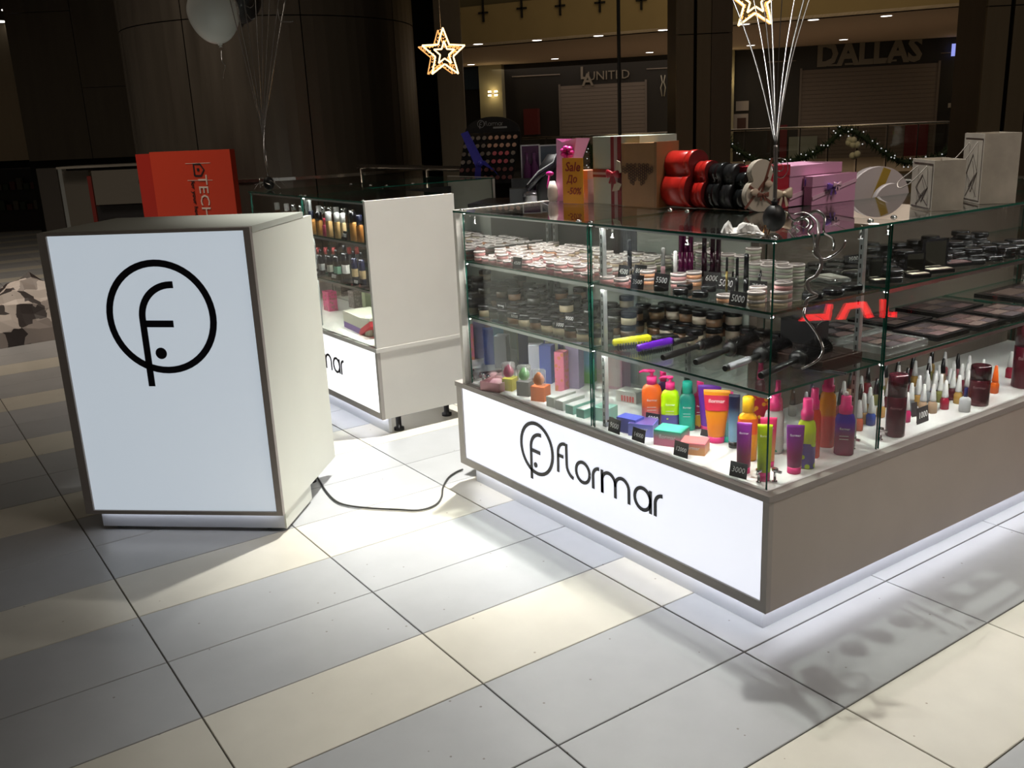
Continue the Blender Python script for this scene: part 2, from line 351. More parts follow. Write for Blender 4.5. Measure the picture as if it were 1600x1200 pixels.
# case ends and backs
o = MB().box((-W + .045, .004, Z2), (-1.438, D, Z3 + .002)).obj('end_wall', WHITE, case)
MB().box((-1.4378, .036, Z2 + .01), (-1.4368, .45, Z3 - .012)).obj('mirror_lining', MIRR, o)
MB().box((-.98, .452, Z2), (-.476, .462, Z3 - .01)).obj('back_wall', M('pale back panel', (.62, .68, .63), .5), case)
MB().box((-1.43, .452, Z2), (-.981, .462, S1 - .01)).obj('back_wall', M('pale back panel'), case); MB().box((-1.43, .452, S1 - .009), (-.981, .462, Z3 - .01)).obj('back_board', M('charcoal stand-in for dark', (.06, .058, .052), .5), case)  # charcoal board stands in for the darkness behind the open back
MB().box((-.462, .5, Z2), (-.452, RY - .02, Z3 - .01)).obj('back_board', M('umber hiding board', (.13, .105, .085), .45), case)  # board added to hide the lit floor behind this wing
MB().box((-1.46, .47, Z3 - .03), (-.47, .78, Z3 - .012)).box((-.80, .78, Z3 - .03), (-.47, .97, Z3 - .012)).obj('back_ledge', M('brown laminate', (.035, .028, .022), .5), case)
for x, y in ((-.693, .012), (-.75, .012), (-.764, .40), (-.689, .40), (-.034, .03), (-.067, .447), (-.067, .55), (-1.42, .02), (-1.40, .42)): bolt(case, x, y)
for x, y, a in ((-.665, .055, 0), (-.078, .05, .5), (-.055, .085, 1.6), (-.075, .44, 1.6), (-.07, .56, 1.6), (-1.40, .06, 0), (-1.36, .055, .4)): clampx(case, x, y, Z2 + .001, a)
for x, y, a in ((-.665, .07, 0), (-.09, .44, 0), (-.09, .56, 0), (-1.40, .06, 0), (-.38, .09, 0)): clampx(case, x, y, Z3 - .05, a)
for x, y in ((-.70, .1), (-.10, .1), (-.1, .9), (-1.4, .3)): MB().lathe([(.02, 0), (.02, .012), (.012, .014), (.012, Z0)], 10).obj('leg', BLKM, case, (x, y, 0))

# second case: perfumes, left part of the island
tw = thing('display_counter', 'glass display case with perfume shelves and tall white end panel', 'display case')
tx, L0 = -2.2, -3.62
MB().box((L0, .022, .104), (tx - .02, .03, .386)).obj('light_panel', LB3, tw)
MB().box((L0, .02, Z0), (tx, .036, .104)).box((tx - .02, .02, .104), (tx, .036, .386)).obj('front_frame', GREYM, tw)
MB().box((tx - .018, .036, Z0), (tx, .47, .386)).obj('side_panel', WHITE, tw)
MB().box((L0, .452, Z0), (tx - .018, .47, .386)).obj('back_panel', WHITE, tw)
MB().box((L0 - .01, .016, .386), (tx + .003, .475, Z2)).box((L0 - .01, .475, .386), (-3.12, 1.30, Z2)).obj('deck', WHITE, tw)
MB().box((L0, .06, 0), (tx - .02, .074, Z0)).obj('plinth', PL, tw)
MB().box((L0, .036, Z0 - .005), (tx - .03, .048, Z0 - .001)).obj('floor_led_strip', LED, tw)
for x, y in ((-2.28, .40), (-2.24, .12), (-2.9, .4)): MB().lathe([(.024, 0), (.024, .012), (.013, .014), (.013, .086)], 12).obj('leg', BLKM, tw, (x, y, 0))
MB().box((tx - .018, .022, Z2), (tx, .462, Z3 + .002)).obj('end_wall', WHITE, tw)
emblem(tw, 1.03, -3.18, .264, .0215); wordmark(tw, 1., -3.18, .263, .0215)
for a, b in ((-2.905, tx - .02), (L0, -2.915)):
    pane('front_pane', (a, .030, Z2), (b, .036, Z3 - .006), tw); pane('top_pane', (a, .02, Z3 - .006), (b, .47, Z3), tw)
    for z in (S1, S2): pane('shelf', (a + .005, .04, z - .006), (b - .003, .445, z), tw)
    for z in (Z3 - .006, S1 - .006, S2 - .006): led_profile(tw, (a + .01, .044, z - .012), (b - .01, .056, z - .0002))
for x, y in ((-2.885, .06), (-2.885, .43), (-2.93, .06)): post(tw, x, y)
pane('back_pane', (L0, .455, Z2), (tx - .02, .461, Z3 - .008), tw)
# wing running back
pane('side_pane', (-3.126, .475, Z2), (-3.120, 1.28, Z3 - .006), tw); pane('top_pane', (L0, .474, Z3 - .006), (-3.118, 1.30, Z3), tw)
pane('side_pane', (L0, .475, Z2), (L0 + .006, 1.28, Z3 - .006), tw)
MB().box((L0, 1.282, Z2), (-3.118, 1.298, Z3 + .001)).obj('end_wall', WHITE, tw)
MB().box((-3.6, .5, Z2), (-3.58, 1.28, Z3 - .06)).obj('back_wall', M('charcoal board', (.03, .03, .032), .5), tw)
MB().box((L0, .475, Z0), (-3.12, 1.30, .386)).obj('base_cabinet', GREYM, tw)
for x, y in ((-2.93, .04), (-2.88, .04), (-2.25, .04), (-3.15, .62), (-3.15, .78), (-3.3, .6), (-3.55, .6), (-2.22, .42)): bolt(tw, x, y)

# ------------------------------------------------------------------ logo podium
A = Vector((-1.944, -1.276, 0)); ev = Vector((.668, .744, 0)).normalized(); ang = math.atan2(ev.y, ev.x)
pod = thing('logo_podium', 'tall white podium with a backlit round f emblem, standing apart in front', 'podium', A, ang)
PW, PD, PT = .722, .585, 1.055
fr = M('taupe edge band', (.30, .27, .25), .5)
MB().box((0, 0, .075), (.03, .018, PT)).box((PW - .022, 0, .075), (PW, .018, PT)).box((.03, 0, .075), (PW - .022, .018, .088)).box((.03, 0, 1.045), (PW - .022, .018, PT)).obj('front_frame', fr, pod)
MB().box((.03, .008, .088), (PW - .022, .013, 1.045)).obj('light_panel', LB2, pod)
WG = M('white laminate', (.66, .67, .60), .45, noise=.02, nscale=5)
MB().box((PW - .018, .018, .075), (PW, PD, 1.036)).obj('side_panel', WG, pod); MB().box((0, .018, .075), (.018, PD, 1.036)).obj('side_panel', WG, pod)
MB().box((0, .018, 1.0365), (PW + .001, PD - .09, 1.056)).obj('top_board', M('grey green laminate', (.46, .48, .43), .35), pod)
MB().box((.018, .018, .075), (PW - .018, PD - .1, .093)).obj('bottom_board', WG, pod)
MB().box((.018, .30, .55), (PW - .018, PD - .02, .566)).obj('inner_shelf', WG, pod)
MB().box((.035, .035, .014), (PW - .012, .05, .070)).obj('plinth', M('plinth face', (.62, .64, .70), .35), pod)
MB().box((PW - .012, .035, .012), (PW - .006, .30, .072)).obj('plinth_end', WG, pod)
MB().box((.04, .018, .0706), (PW - .03, .032, .0744)).obj('floor_led_strip', M('dim led diffuser', (1, 1, 1), .5, emit=3.2, ecol=(.9, .93, 1)), pod)
for x, y in ((.08, .08), (PW - .08, .08), (.08, PD - .08), (PW - .08, PD - .08)): MB().lathe([(.022, 0), (.022, .012), (.012, .016), (.012, .08)], 12).obj('leg', BLKM, pod, (x, y, 0))
emblem(pod, 2.05, .383, .771, .0075, w=.0225)

# power cable
pts = [(494, 742), (500, 752), (510, 768), (525, 783), (545, 790), (580, 794), (620, 796), (655, 797), (680, 789), (690, 776), (692, 762), (700, 747), (712, 738), (735, 730)]
P3 = [on(a, b, .006) for a, b in pts]
def smoothpts(P, n=6):
    out = []
    for i in range(len(P) - 1):
        p0 = P[max(i - 1, 0)]; p1 = P[i]; p2 = P[i + 1]; p3 = P[min(i + 2, len(P) - 1)]
        for k in range(n):
            t = k / n; out.append(.5 * ((2 * p1) + (p2 - p0) * t + (2 * p0 - 5 * p1 + 4 * p2 - p3) * t * t + (3 * p1 - p0 - 3 * p2 + p3) * t ** 3))
    return out + [P[-1]]
P3[-1].y = .06
tag(MB().tube(smoothpts(P3), .0036, 6).obj('power_cable', M('black cable', (.03, .03, .028), .5)), 'thin black power cable looping over the floor between podium and counter', 'cable')

# ------------------------------------------------------------------ mall around the island
def metal(name, col, rough=.35, sc=1.):
    m = bpy.data.materials.new(name); m.use_nodes = True; nt = m.node_tree; b = nt.nodes['Principled BSDF']; N = nt.nodes.new; L = nt.links.new
    g = N('ShaderNodeNewGeometry'); mp = N('ShaderNodeMapping'); mp.inputs['Scale'].default_value = (4 * sc, 4 * sc, .4 * sc); L(g.outputs['Position'], mp.inputs['Vector'])
    n = N('ShaderNodeTexNoise'); n.inputs['Scale'].default_value = 2; n.inputs['Detail'].default_value = 5; L(mp.outputs[0], n.inputs['Vector'])
    r = N('ShaderNodeMapRange'); r.inputs[3].default_value = rough - .1; r.inputs[4].default_value = rough + .15; L(n.outputs['Fac'], r.inputs[0]); L(r.outputs[0], b.inputs['Roughness'])
    h = N('ShaderNodeHueSaturation'); h.inputs['Color'].default_value = (*col, 1); v = N('ShaderNodeMapRange'); v.inputs[3].default_value = .8; v.inputs[4].default_value = 1.2; L(n.outputs['Fac'], v.inputs[0]); L(v.outputs[0], h.inputs['Value'])
    L(h.outputs['Color'], b.inputs['Base Color']); b.inputs['Metallic'].default_value = .85
    return m
DM = metal('dark bronze cladding', (.155, .135, .11)); DM2 = metal('olive bronze cladding', (.42, .34, .24)); DM3 = metal('brown cladding', (.34, .27, .21), .45)
GAP = M('recess', (.006, .005, .005), .8)
HRAIL = M('rail steel', (.5, .47, .42), .25, 1)

# round clad column behind the perfume case
cc = Vector((-9.0, 2.35, 0)); CRad = 1.56
wall = thing('clad_column', 'wide round column in dark metal sheets behind the perfume case', 'column', cc)
def cyl_panel(a0, a1, z0, z1, r, mat, name='panel', par=None, n=10):
    m = MB(); vs = []; fs = []
    for i in range(n + 1):
        a = a0 + (a1 - a0) * i / n
        for rr in (r, r - .03):
            for z in (z0, z1): vs.append((rr * math.cos(a), rr * math.sin(a), z))
    for i in range(n):
        b = 4 * i; c = b + 4; fs += [(b, c, c + 1, b + 1), (b + 2, b + 3, c + 3, c + 2), (b + 1, c + 1, c + 3, b + 3), (b, b + 2, c + 2, c)]
    fs += [(0, 1, 3, 2), (4 * n, 4 * n + 2, 4 * n + 3, 4 * n + 1)]
    m.add(vs, fs, 0, False); return m.obj(name, mat, par)
va = math.atan2(CAM.y - cc.y, CAM.x - cc.x)
MB().lathe([(CRad - .04, 0), (CRad - .04, 7)], 40).obj('core', GAP, wall)
for k in range(-3, 3):
    a0 = va + math.radians(k * 42 + 11); a1 = a0 + math.radians(41.6)
    for z0, z1 in ((0.04, 2.42), (2.43, 4.6), (4.61, 7)): cyl_panel(a0, a1, z0, z1, CRad, DM, 'panel', wall)
cyl_panel(0, 2 * PI, .9, .93, CRad + .02, HRAIL, 'rail_band', wall, 40)

# flat bronze pilasters and bulkhead, left of the column
def slab_at(name, px0, px1, dep, z0, z1, mat, parent=None, th=.12, dep1=None):
    a = atd(px0, 230, dep); b = atd(px1, 230, dep1 or dep); e = Vector((b.x - a.x, b.y - a.y, 0)); L = e.length; an = math.atan2(e.y, e.x)
    return MB().box((0, 0, z0), (L, th, z1)).obj(name, mat, parent, (a.x, a.y, 0), an)
wl = struct(slab_at('wall_left', -60, 46, 17, 1.1, 3.45, DM2, th=.3)); struct(slab_at('wall_left', -60, 46, 17.1, 0, 1.1, GAP, th=.3))
s_ = atd(-60, 230, 12); struct(MB().box((-24, -6, 3.46), (-11.4, .4, 3.7)).obj('ceiling', M('beige soffit', (.30, .24, .18), .8)))
for px, py in ((15, 15), (-1, 33)):
    p = on(px, py, 3.458); tag(MB().lathe([(.12, 0), (.12, .012)], 14).obj('downlight', M('downlight', (1, 1, 1), .5, emit=3, ecol=(1, .95, .85)), None, (p.x, p.y, 3.444)), 'small round downlight at far left edge, %s' % ('the larger' if px > 0 else 'half cut off by the frame'), 'light')
pw = thing('clad_wall', 'broad dark metal panelled wall left of the round column', 'wall')
pw['kind'] = 'structure'
for a, b, z0, z1, d in ((42, 142, 1.12, 3.2, 14), (42, 142, 3.21, 6, 14), (143, 248, 1.12, 2.13, 14), (143, 248, 2.14, 4.2, 14), (143, 248, 4.21, 6, 14)): slab_at('panel', a, b, d, z0, z1, DM, pw)
slab_at('panel', 42, 248, 14.15, 0, 1.12, GAP, pw)
for a, b, d in ((234, 262, 13.2), (268, 292, 12.6), (297, 330, 12.2)):
    t = slab_at('pilaster', a, b, d, 0, 6, DM2); tag(t, 'narrow bronze pilaster %s the round column' % {234: 'farthest left of', 268: 'in the middle of the three left of', 297: 'closest to the left side of'}[a], 'pilaster')
t = slab_at('clad_panel', 690, 730, 12.2, 0, 7, DM2); tag(t, 'flat bronze panel just right of the round column, behind the star light', 'column')
t = slab_at('clad_panel', 655, 690, 12.4, 0, 7, GAP); tag(t, 'black recess strip between the round column and the bronze panel', 'column')

# dark shop fittings and counters far left
sf = thing('glass_counter', 'pale framed glass counter standing far left, beside the red stand', 'display case')
for a, b, z0, z1, d, mt in ((50, 82, 0, 1.04, 12.5, M('grey frame', (.10, .09, .08), .5)), (90, 132, 0, 1.02, 11.5, M('dim pale panel', (.13, .12, .10), .4)), (136, 212, .62, 1.02, 11.0, M('dim pale panel', (.13, .12, .10), .4)), (136, 212, 0, .60, 11.1, BLKM), (84, 90, 0, 1.05, 11.5, ALUG), (128, 134, .1, .95, 11.4, M('dull red stripe', (.22, .02, .015), .5))): slab_at({50: 'front_frame', 90: 'side_panel', 136: 'front_panel', 84: 'upright', 128: 'red_stripe'}[a], a, b, d, z0, z1, mt, sf)
slab_at('worktop', 82, 216, 11.3, 1.05, 1.075, M('dim pale top', (.3, .28, .24), .3), sf, .5)
sh = thing('shop_shelf', 'black stocked shop shelf behind the paper-wrapped heap, far left', 'shelf')
slab_at('shelf_body', -50, 44, 15, 0, 1.0, BLKM, sh, .4)
for k in range(16):
    px = -40 + (k % 8) * 11; slab_at('packet', px, px + 8, 14.9, .35 + .32 * (k // 8), .35 + .32 * (k // 8) + R.uniform(.08, .2), M('packet %d' % (k % 3), [(.10, .02, .02), (.10, .09, .07), (.03, .05, .03)][k % 3], .6), sh, .06)

# red stand
rs = thing('red_stand', 'tall red stand with a sideways white word and house sign, behind the podium', 'stand')
a = atd(204, 230, 8.4); b = atd(358, 230, 7.9); e = Vector((b.x - a.x, b.y - a.y, 0)); L = e.length; rs.location = (a.x, a.y, 0); rs.rotation_euler = (0, 0, math.atan2(e.y, e.x))
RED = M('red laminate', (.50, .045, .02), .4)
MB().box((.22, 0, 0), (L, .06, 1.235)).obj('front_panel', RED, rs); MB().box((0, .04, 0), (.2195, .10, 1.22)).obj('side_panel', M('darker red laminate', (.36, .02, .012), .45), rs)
text('TECHNO', .15, M('dim white letters', (.6, .5, .45), .6), rs, (L * .70, -.004, .72), (PI / 2, PI / 2, 0), 'word', .002)
text('for your home', .06, BLKM, rs, (L * .60, -.004, .80), (PI / 2, PI / 2, 0), 'word', .002)
MB().stroke([(0, 0), (0, .1), (.075, .1), (.115, .05), (.075, 0), (0, 0)], .016).prism([(.035, .04), (.06, .04), (.06, .065), (.035, .065)], 0, -.003).obj('house_sign', BLKM, rs, (L * .63, -.002, 1.02))
for z in (1.125, .98): MB().box((L * .55, -.003, z), (L * .80, 0, z + .004)).obj('line', M('dim white letters'), rs)

# newspaper-wrapped heap on the floor
hp = Vector((-6.15, -1.0, 0)); m = MB(); RR = random.Random(3)
peak = Vector((-6.1, -.72, .47)); G = 18
def hh(u, v):
    x = (u - .72); d = 1 - max(abs(x) / (.46 if x < 0 else .26), abs(v - .5) * 1.9)
    return max(0, d) ** .8 * .45 + RR.uniform(-.02, .02)
vs = [(-.2 + 1.25 * 0 + (j / G - .5) * .8, (i / G - .72) * 1.4, max(.002, hh(i / G, j / G))) for i in range(G + 1) for j in range(G + 1)]
vs = [(x, y, z if 0 < k % (G + 1) < G and G < k < G * (G + 1) else 0) for k, (x, y, z) in enumerate(vs)]
fs = [(i * (G + 1) + j, (i + 1) * (G + 1) + j, (i + 1) * (G + 1) + j + 1, i * (G + 1) + j + 1) for i in range(G) for j in range(G)]
m.add(vs, fs)
nm = bpy.data.materials.new('newsprint'); nm.use_nodes = True; nt = nm.node_tree; tcn = nt.nodes.new('ShaderNodeTexCoord'); br = nt.nodes.new('ShaderNodeTexVoronoi'); br.distance = 'CHEBYCHEV'; br.inputs['Scale'].default_value = 9; rm_ = nt.nodes.new('ShaderNodeValToRGB'); rm_.color_ramp.interpolation = 'CONSTANT'; rm_.color_ramp.elements[0].color = (.045, .035, .035, 1); rm_.color_ramp.elements[1].position = .36; rm_.color_ramp.elements[1].color = (.34, .30, .28, 1); e_ = rm_.color_ramp.elements.new(.66); e_.color = (.66, .60, .56, 1); sx_ = nt.nodes.new('ShaderNodeSeparateXYZ')
mpn = nt.nodes.new('ShaderNodeMapping'); mpn.inputs['Rotation'].default_value = (.3, .9, .6); nt.links.new(tcn.outputs['Object'], mpn.inputs[0]); nt.links.new(mpn.outputs[0], br.inputs['Vector']); nt.links.new(br.outputs['Color'], sx_.inputs[0]); nt.links.new(sx_.outputs[0], rm_.inputs[0]); nt.links.new(rm_.outputs[0], nt.nodes['Principled BSDF'].inputs['Base Color'])
tag(m.obj('newspaper_heap', nm, None, (-5.95, -.78, .001), .1), 'crumpled heap wrapped in newspaper on the floor, left of the podium', 'newspaper')

# near glass railing behind the island
nr = thing('glass_railing', 'steel handrail on low glass panels right behind the island', 'railing')
MB().tube([(-7.2, 2.4, 1.0), (3.5, 2.4, 1.0)], .022, 12).obj('handrail', HRAIL, nr)
MB().box((-7.2, 2.38, -.004), (3.5, 2.44, .08)).obj('base_channel', ALUG, nr)
for k in range(9): x = -7.1 + k * 1.3; pane('glass_panel', (x, 2.395, .08), (x + 1.24, 2.405, .93), nr); MB().tube([(x - .03, 2.4, 0), (x - .03, 2.4, .98)], .014, 8).obj('baluster', HRAIL, nr)
struct(MB().box((-9, 2.44, -.5), (6, 2.5, -.006)).obj('trim_1', M('slab edge', (.12, .09, .07), .7)))

# gallery across the void
GF = M('gallery fascia', (.30, .23, .12), .8, noise=.06, nscale=1.5); GS = M('gallery soffit', (.62, .52, .44), .85); GD = M('shopfront black', (.010, .009, .009), .5); SH = M('roller shutter', (.17, .145, .13), .7)
q0 = Vector((-17.163, 11.314, 0)); ge = Vector((.855, .518, 0)).normalized(); gn = Vector((ge.y, -ge.x, 0)); ga = math.atan2(ge.y, ge.x)   # gn towards the viewer
f0 = Vector((-23.378, 15.643, 0)); fe = Vector((9.953, 8.564, 0)).normalized(); fn = Vector((fe.y, -fe.x, 0)); fa = math.atan2(fe.y, fe.x)
def sof(px, py): v = onpl(px, py, q0, gn) - q0; return v.dot(ge), v.z + q0.z
def sff(px, py): v = onpl(px, py, f0, fn) - f0; return v.dot(fe), v.z + f0.z
gal = struct(MB().box((-9, 0, 3.14), (17, .25, 4.02)).obj('wall_gallery', GF, None, q0, ga))
struct(MB().box((-9, .2, 4.02), (17, .3, 6.5)).obj('wall_gallery', M('upper gallery void', (.10, .085, .05), .8), None, q0, ga))
vs = [q0 + ge * -9, q0 + ge * 17, f0 + fe * 17, f0 + fe * -6]
struct(MB().add([(v.x, v.y, 3.14) for v in vs] + [(v.x, v.y, 3.2) for v in vs], [(0, 1, 2, 3), (7, 6, 5, 4), (0, 4, 5, 1), (1, 5, 6, 2), (2, 6, 7, 3), (3, 7, 4, 0)]).obj('ceiling', GS))
struct(MB().add([(v.x, v.y, -.4) for v in vs] + [(v.x, v.y, 0) for v in vs], [(3, 2, 1, 0), (4, 5, 6, 7), (0, 1, 5, 4), (1, 2, 6, 5), (2, 3, 7, 6), (3, 0, 4, 7)]).obj('floor', M('gallery floor', (.40, .33, .25), .4)))
struct(MB().box((-8, 0, 0), (20, .3, 3.14)).obj('wall_back', GD, None, f0, fa))
struct(MB().box((-30, 2.5, -5.2), (12, 30, -5)).obj('floor', M('lower level floor', (.05, .045, .04), .5)))
struct(MB().box((-34, 30, -5), (14, 30.3, 9)).box((-34, -8, 0), (-33.7, 30, 9)).obj('wall_far', M('far dark wall', (.05, .04, .032), .8)))
def facebox(px0, py0, px1, py1, th, mat, name, parent=None, off=0):
    a = sff(px0, (py0 + py1) / 2); b = sff(px1, (py0 + py1) / 2); xm = (px0 + px1) / 2; z1 = sff(xm, py0)[1]; z0 = sff(xm, py1)[1]
    return MB().box((a[0], -th - off, z0), (b[0], -off, z1)).obj(name, mat, parent, f0, fa)
def shutter(px0, py0, px1, py1, label):
    t = thing('roller_shutter', label, 'shutter', f0, fa); a = sff(px0, (py0 + py1) / 2)[0]; b = sff(px1, (py0 + py1) / 2)[0]; z1 = sff((px0 + px1) / 2, py0)[1]
    n = 22
    for k in range(n):
        z = 1e-3 + z1 * k / n; MB().box((a, -.05, z), (b, -.01, z + z1 / n - .008)).obj('slat', SH, t)
    MB().box((a, -.02, 0), (b, -.002, z1)).obj('backing', M('shutter backing', (.09, .075, .065), .7), t)
    MB().box((a - .06, -.07, 0), (a, 0, z1 + .05)).obj('side_rail', M('shutter frame', (.15, .13, .12), .5), t); MB().box((b, -.07, 0), (b + .06, 0, z1 + .05)).obj('side_rail', M('shutter frame'), t)
    return t
shutter(877, 131, 1008, 205, 'narrower closed roller shutter, behind the thin vertical rod')
shutter(1252, 104, 1462, 195, 'wide closed roller shutter under the large six-letter sign')
ST = M('unlit sign letters', (.22, .2, .17), .6); ST2 = M('unlit dark sign letters', (.20, .185, .16), .6)
def sign(body, px, py, size, mat, label, sx=1, bold=0):
    p = onpl(px, py, f0 + fn * .08, fn); t = thing('shop_sign', label, 'sign', p, fa); text(body, size, mat, t, (0, 0, 0), (PI / 2, 0, 0), 'lettering', .03, sx=sx, bold=bold); return t
sign('UNITED', 951, 118, .36, ST, 'small grey word sign crossed by the thin vertical rod')
sg = sign('L', 912, 115, .5, ST, 'two interlocked grey letters left of the small word sign', .9, .01); text('A', .5, ST, sg, (.12, -.01, -.2), (PI / 2, 0, 0), 'lettering', .03, bold=.01)
t = sign('DALLAS', 1357, 83, .88, ST2, 'large dark six-letter sign over the wide shutter', .90, .034)
sl = sff(1293, 100); 
for px0, px1, py, th in ((1293, 1318, 102, .06), (1320, 1342, 100, .06), (1345, 1366, 98, .06), (1368, 1383, 97, .06), (1385, 1405, 95, .06)): 
    a = onpl(px0, py, f0 + fn * .09, fn) - t.location; b = onpl(px1 - 4, py, f0 + fn * .09, fn) - t.location
    MB().box((a.dot(fe), -.02, a.z - .03), (b.dot(fe), .01, a.z + .02)).obj('serif', ST2, t)
# pillars with wall lamps
SCN = M('sconce glow', (1, .8, .45), .5, emit=9, ecol=(1, .72, .32))
for k, (a, b, py, sx) in enumerate(((755, 790, 146, 770), (1130, 1147, 126, 1133), (1528, 1545, 106, 1542))):
    p = facebox(a, 62, b, 262, .35, M('pale green pillar', (.26, .25, .17), .7), 'gallery_pillar', None); tag(p, ['pale pillar with wall lamp above the makeup stand', 'pale pillar with wall lamp right of the middle bronze column', 'pale pillar with wall lamp at the far right'][k], 'pillar')
    q = onpl(sx, py, f0 + fn * .45, fn)
    s = thing('wall_lamp', ['glowing wall lamp on the pillar above the makeup stand', 'glowing wall lamp beside the middle bronze column', 'glowing wall lamp at the far right, beyond the wide shutter'][k], 'lamp', q, fa)
    MB().box((-.17 if k == 0 else -.05, -.04, -.012), (.17 if k == 0 else .05, .09, .012)).obj('bar', BLKM, s)
    for sz in (-1, 1):
        for sxx in ((-1, 1) if k == 0 else (0,)): MB().box((sxx * .1 - .045, -.02, sz * .03 - (.05 if sz < 0 else 0)), (sxx * .1 + .045, .02, sz * .03 + (.05 if sz > 0 else 0))).obj('glow_tube', SCN, s)
    lamp('POINT', 'wall_lamp_light', q + fn * .12, 5, (1, .72, .35), shadow_soft_size=.06)
# downlights in the gallery soffit
DL = M('gallery downlight', (1, 1, 1), .5, emit=4, ecol=(1, .93, .85))
dls = [(747, 69), (736, 101), (839, 63), (935, 56), (1036, 47), (867, 92), (1015, 82), (1163, 38), (1173, 71), (1271, 31), (1385, 25), (1517, 16), (1318, 62), (1519, 52), (1560, 15)]
d0 = None
for px, py in dls:
    p = on(px, py, 3.134)
    row = [q for q in dls if (q[1] + .07 * q[0] < 130) == (py + .07 * px < 130)]; row.sort(); lb = 'small gallery ceiling downlight, %s row, number %s from the left' % ('outer' if py + .07 * px < 130 else 'inner', ['one', 'two', 'three', 'four', 'five', 'six', 'seven', 'eight', 'nine', 'ten'][row.index((px, py))])
    if d0 is None:
        d0 = thing('downlight', lb, 'light', p, 0, 'gallery ceiling downlights')
        MB().lathe([(.105, -.004), (.105, .002)], 14).obj('glow_disc', DL, d0); MB().loft([(-.003, .135, .135), (.004, .12, .12)], 14, caps=(False, True)).obj('rim', GS, d0)
    else: dup(d0, p, None, lb)
# glass fixings on the gallery edge above
c0 = None
for k, (px, py) in enumerate(((712, 22), (755, 20), (815, 13), (875, 9), (937, 4), (1002, 0))):
    p = onpl(px, py, q0 + gn * .05, gn)
    if c0 is None:
        c0 = thing('cross_fixing', 'dark cross-shaped glass fixing on the upper gallery, leftmost', 'bracket', p, ga, 'cross fixings along the upper gallery edge'); MB().box((-.12, -.02, -.02), (.12, .02, .02)).obj('arm', GAP, c0); MB().box((-.02, -.02, -.2), (.02, .02, 1.2)).obj('stem', GAP, c0)
    else: dup(c0, p, None, 'dark cross-shaped glass fixing on the upper gallery, %s from the left' % ['', 'second', 'third', 'fourth', 'fifth', 'sixth'][k])
# gallery balustrades with garlands
def gp(px, py, off=.1): return onpl(px, py, q0 + gn * off, gn)
def balustrade(px0, py0, px1, py1, label, n):
    a = gp(px0, py0); b = gp(px1, py1); a.z = b.z = 1.02; t = thing('gallery_railing', label, 'railing'); beam('handrail', HRAIL, a, b, .025, t)
    e = (b - a); L = e.length; e.normalize()
    for k in range(n):
        p = a + e * (L * k / n); q = a + e * (L * (k + 1) / n - .04)
        MB().add([(p.x, p.y, .1), (q.x, q.y, .1), (q.x, q.y, .98), (p.x, p.y, .98)], [(0, 1, 2, 3)]).obj('glass_panel', thin('dusky glass', (.75, .75, .7), .05) if 'dusky glass' not in MC else MC['dusky glass'], t)
        beam('baluster', GAP, (p.x, p.y, 0), (p.x, p.y, 1.0), .012, t, 6)
    MB().add([(a.x, a.y, -.35), (b.x, b.y, -.35), (b.x, b.y, .1), (a.x, a.y, .1)], [(0, 1, 2, 3)]).obj('edge_board', M('edge board', (.15, .11, .06), .7), t)
    return t
balustrade(815, 213, 1058, 203, 'far gallery glass railing left of the middle bronze column', 6)
balustrade(1123, 200, 1535, 186, 'far gallery glass railing hung with garland, in front of the wide shutter', 9)
GR = M('garland green', (.012, .03, .012), .8); BL = M('garland bulb', (1, 1, 1), .4, emit=.5, ecol=(.8, .85, .9))
def garland(pts, label, seed):
    P = smoothpts([gp(a, b, .25) for a, b in pts], 10); t = thing('garland', label, 'garland', P[0]); rr = random.Random(seed); m = MB(); O = P[0]
    m.tube([p - O for p in P], .05, 6)
    for p in P:
        for k in range(9):
            d = Vector((rr.gauss(0, 1), rr.gauss(0, 1), rr.gauss(0, 1))).normalized() * rr.uniform(.10, .18); c = p - O; s = d.orthogonal().normalized() * .02
            m.add([c - s, c + s, c + d], [(0, 1, 2)])
    m.obj('needles', GR, t)['kind'] = 'stuff'
    m = MB()
    for k in range(0, len(P), 3): c = P[k] - O + Vector((rr.uniform(-.1, .1), rr.uniform(-.1, 0), rr.uniform(-.1, .1))) + gn * .1; m.sphere(c, .014, 4)
    m.obj('fairy_bulbs', BL, t)['kind'] = 'stuff'
garland([(1133, 208), (1145, 228), (1175, 247), (1200, 254), (1235, 251), (1262, 243), (1290, 228), (1313, 204)], 'dark green fairy light garland looping right of the middle bronze column', 1)
garland([(1313, 204), (1335, 206), (1360, 222), (1385, 240), (1405, 251), (1435, 253), (1470, 243), (1500, 222), (1530, 196), (1540, 188)], 'dark green fairy light garland drooping below the wide shutter', 2)
garland([(905, 240), (912, 222), (925, 236), (925, 262)], 'short dark garland hanging behind the sale sign', 4)
fl = gp(1335, 228, .3); t = thing('white_flowers', 'bunch of white flowers hung at the peak of the garland', 'flower', fl)
for k in range(9): MB().sphere((R.uniform(-.13, .13), R.uniform(-.05, .05), R.uniform(-.22, .2)), .07, 6).obj('blossom', M('dim white petals', (.55, .55, .45), .7), t)
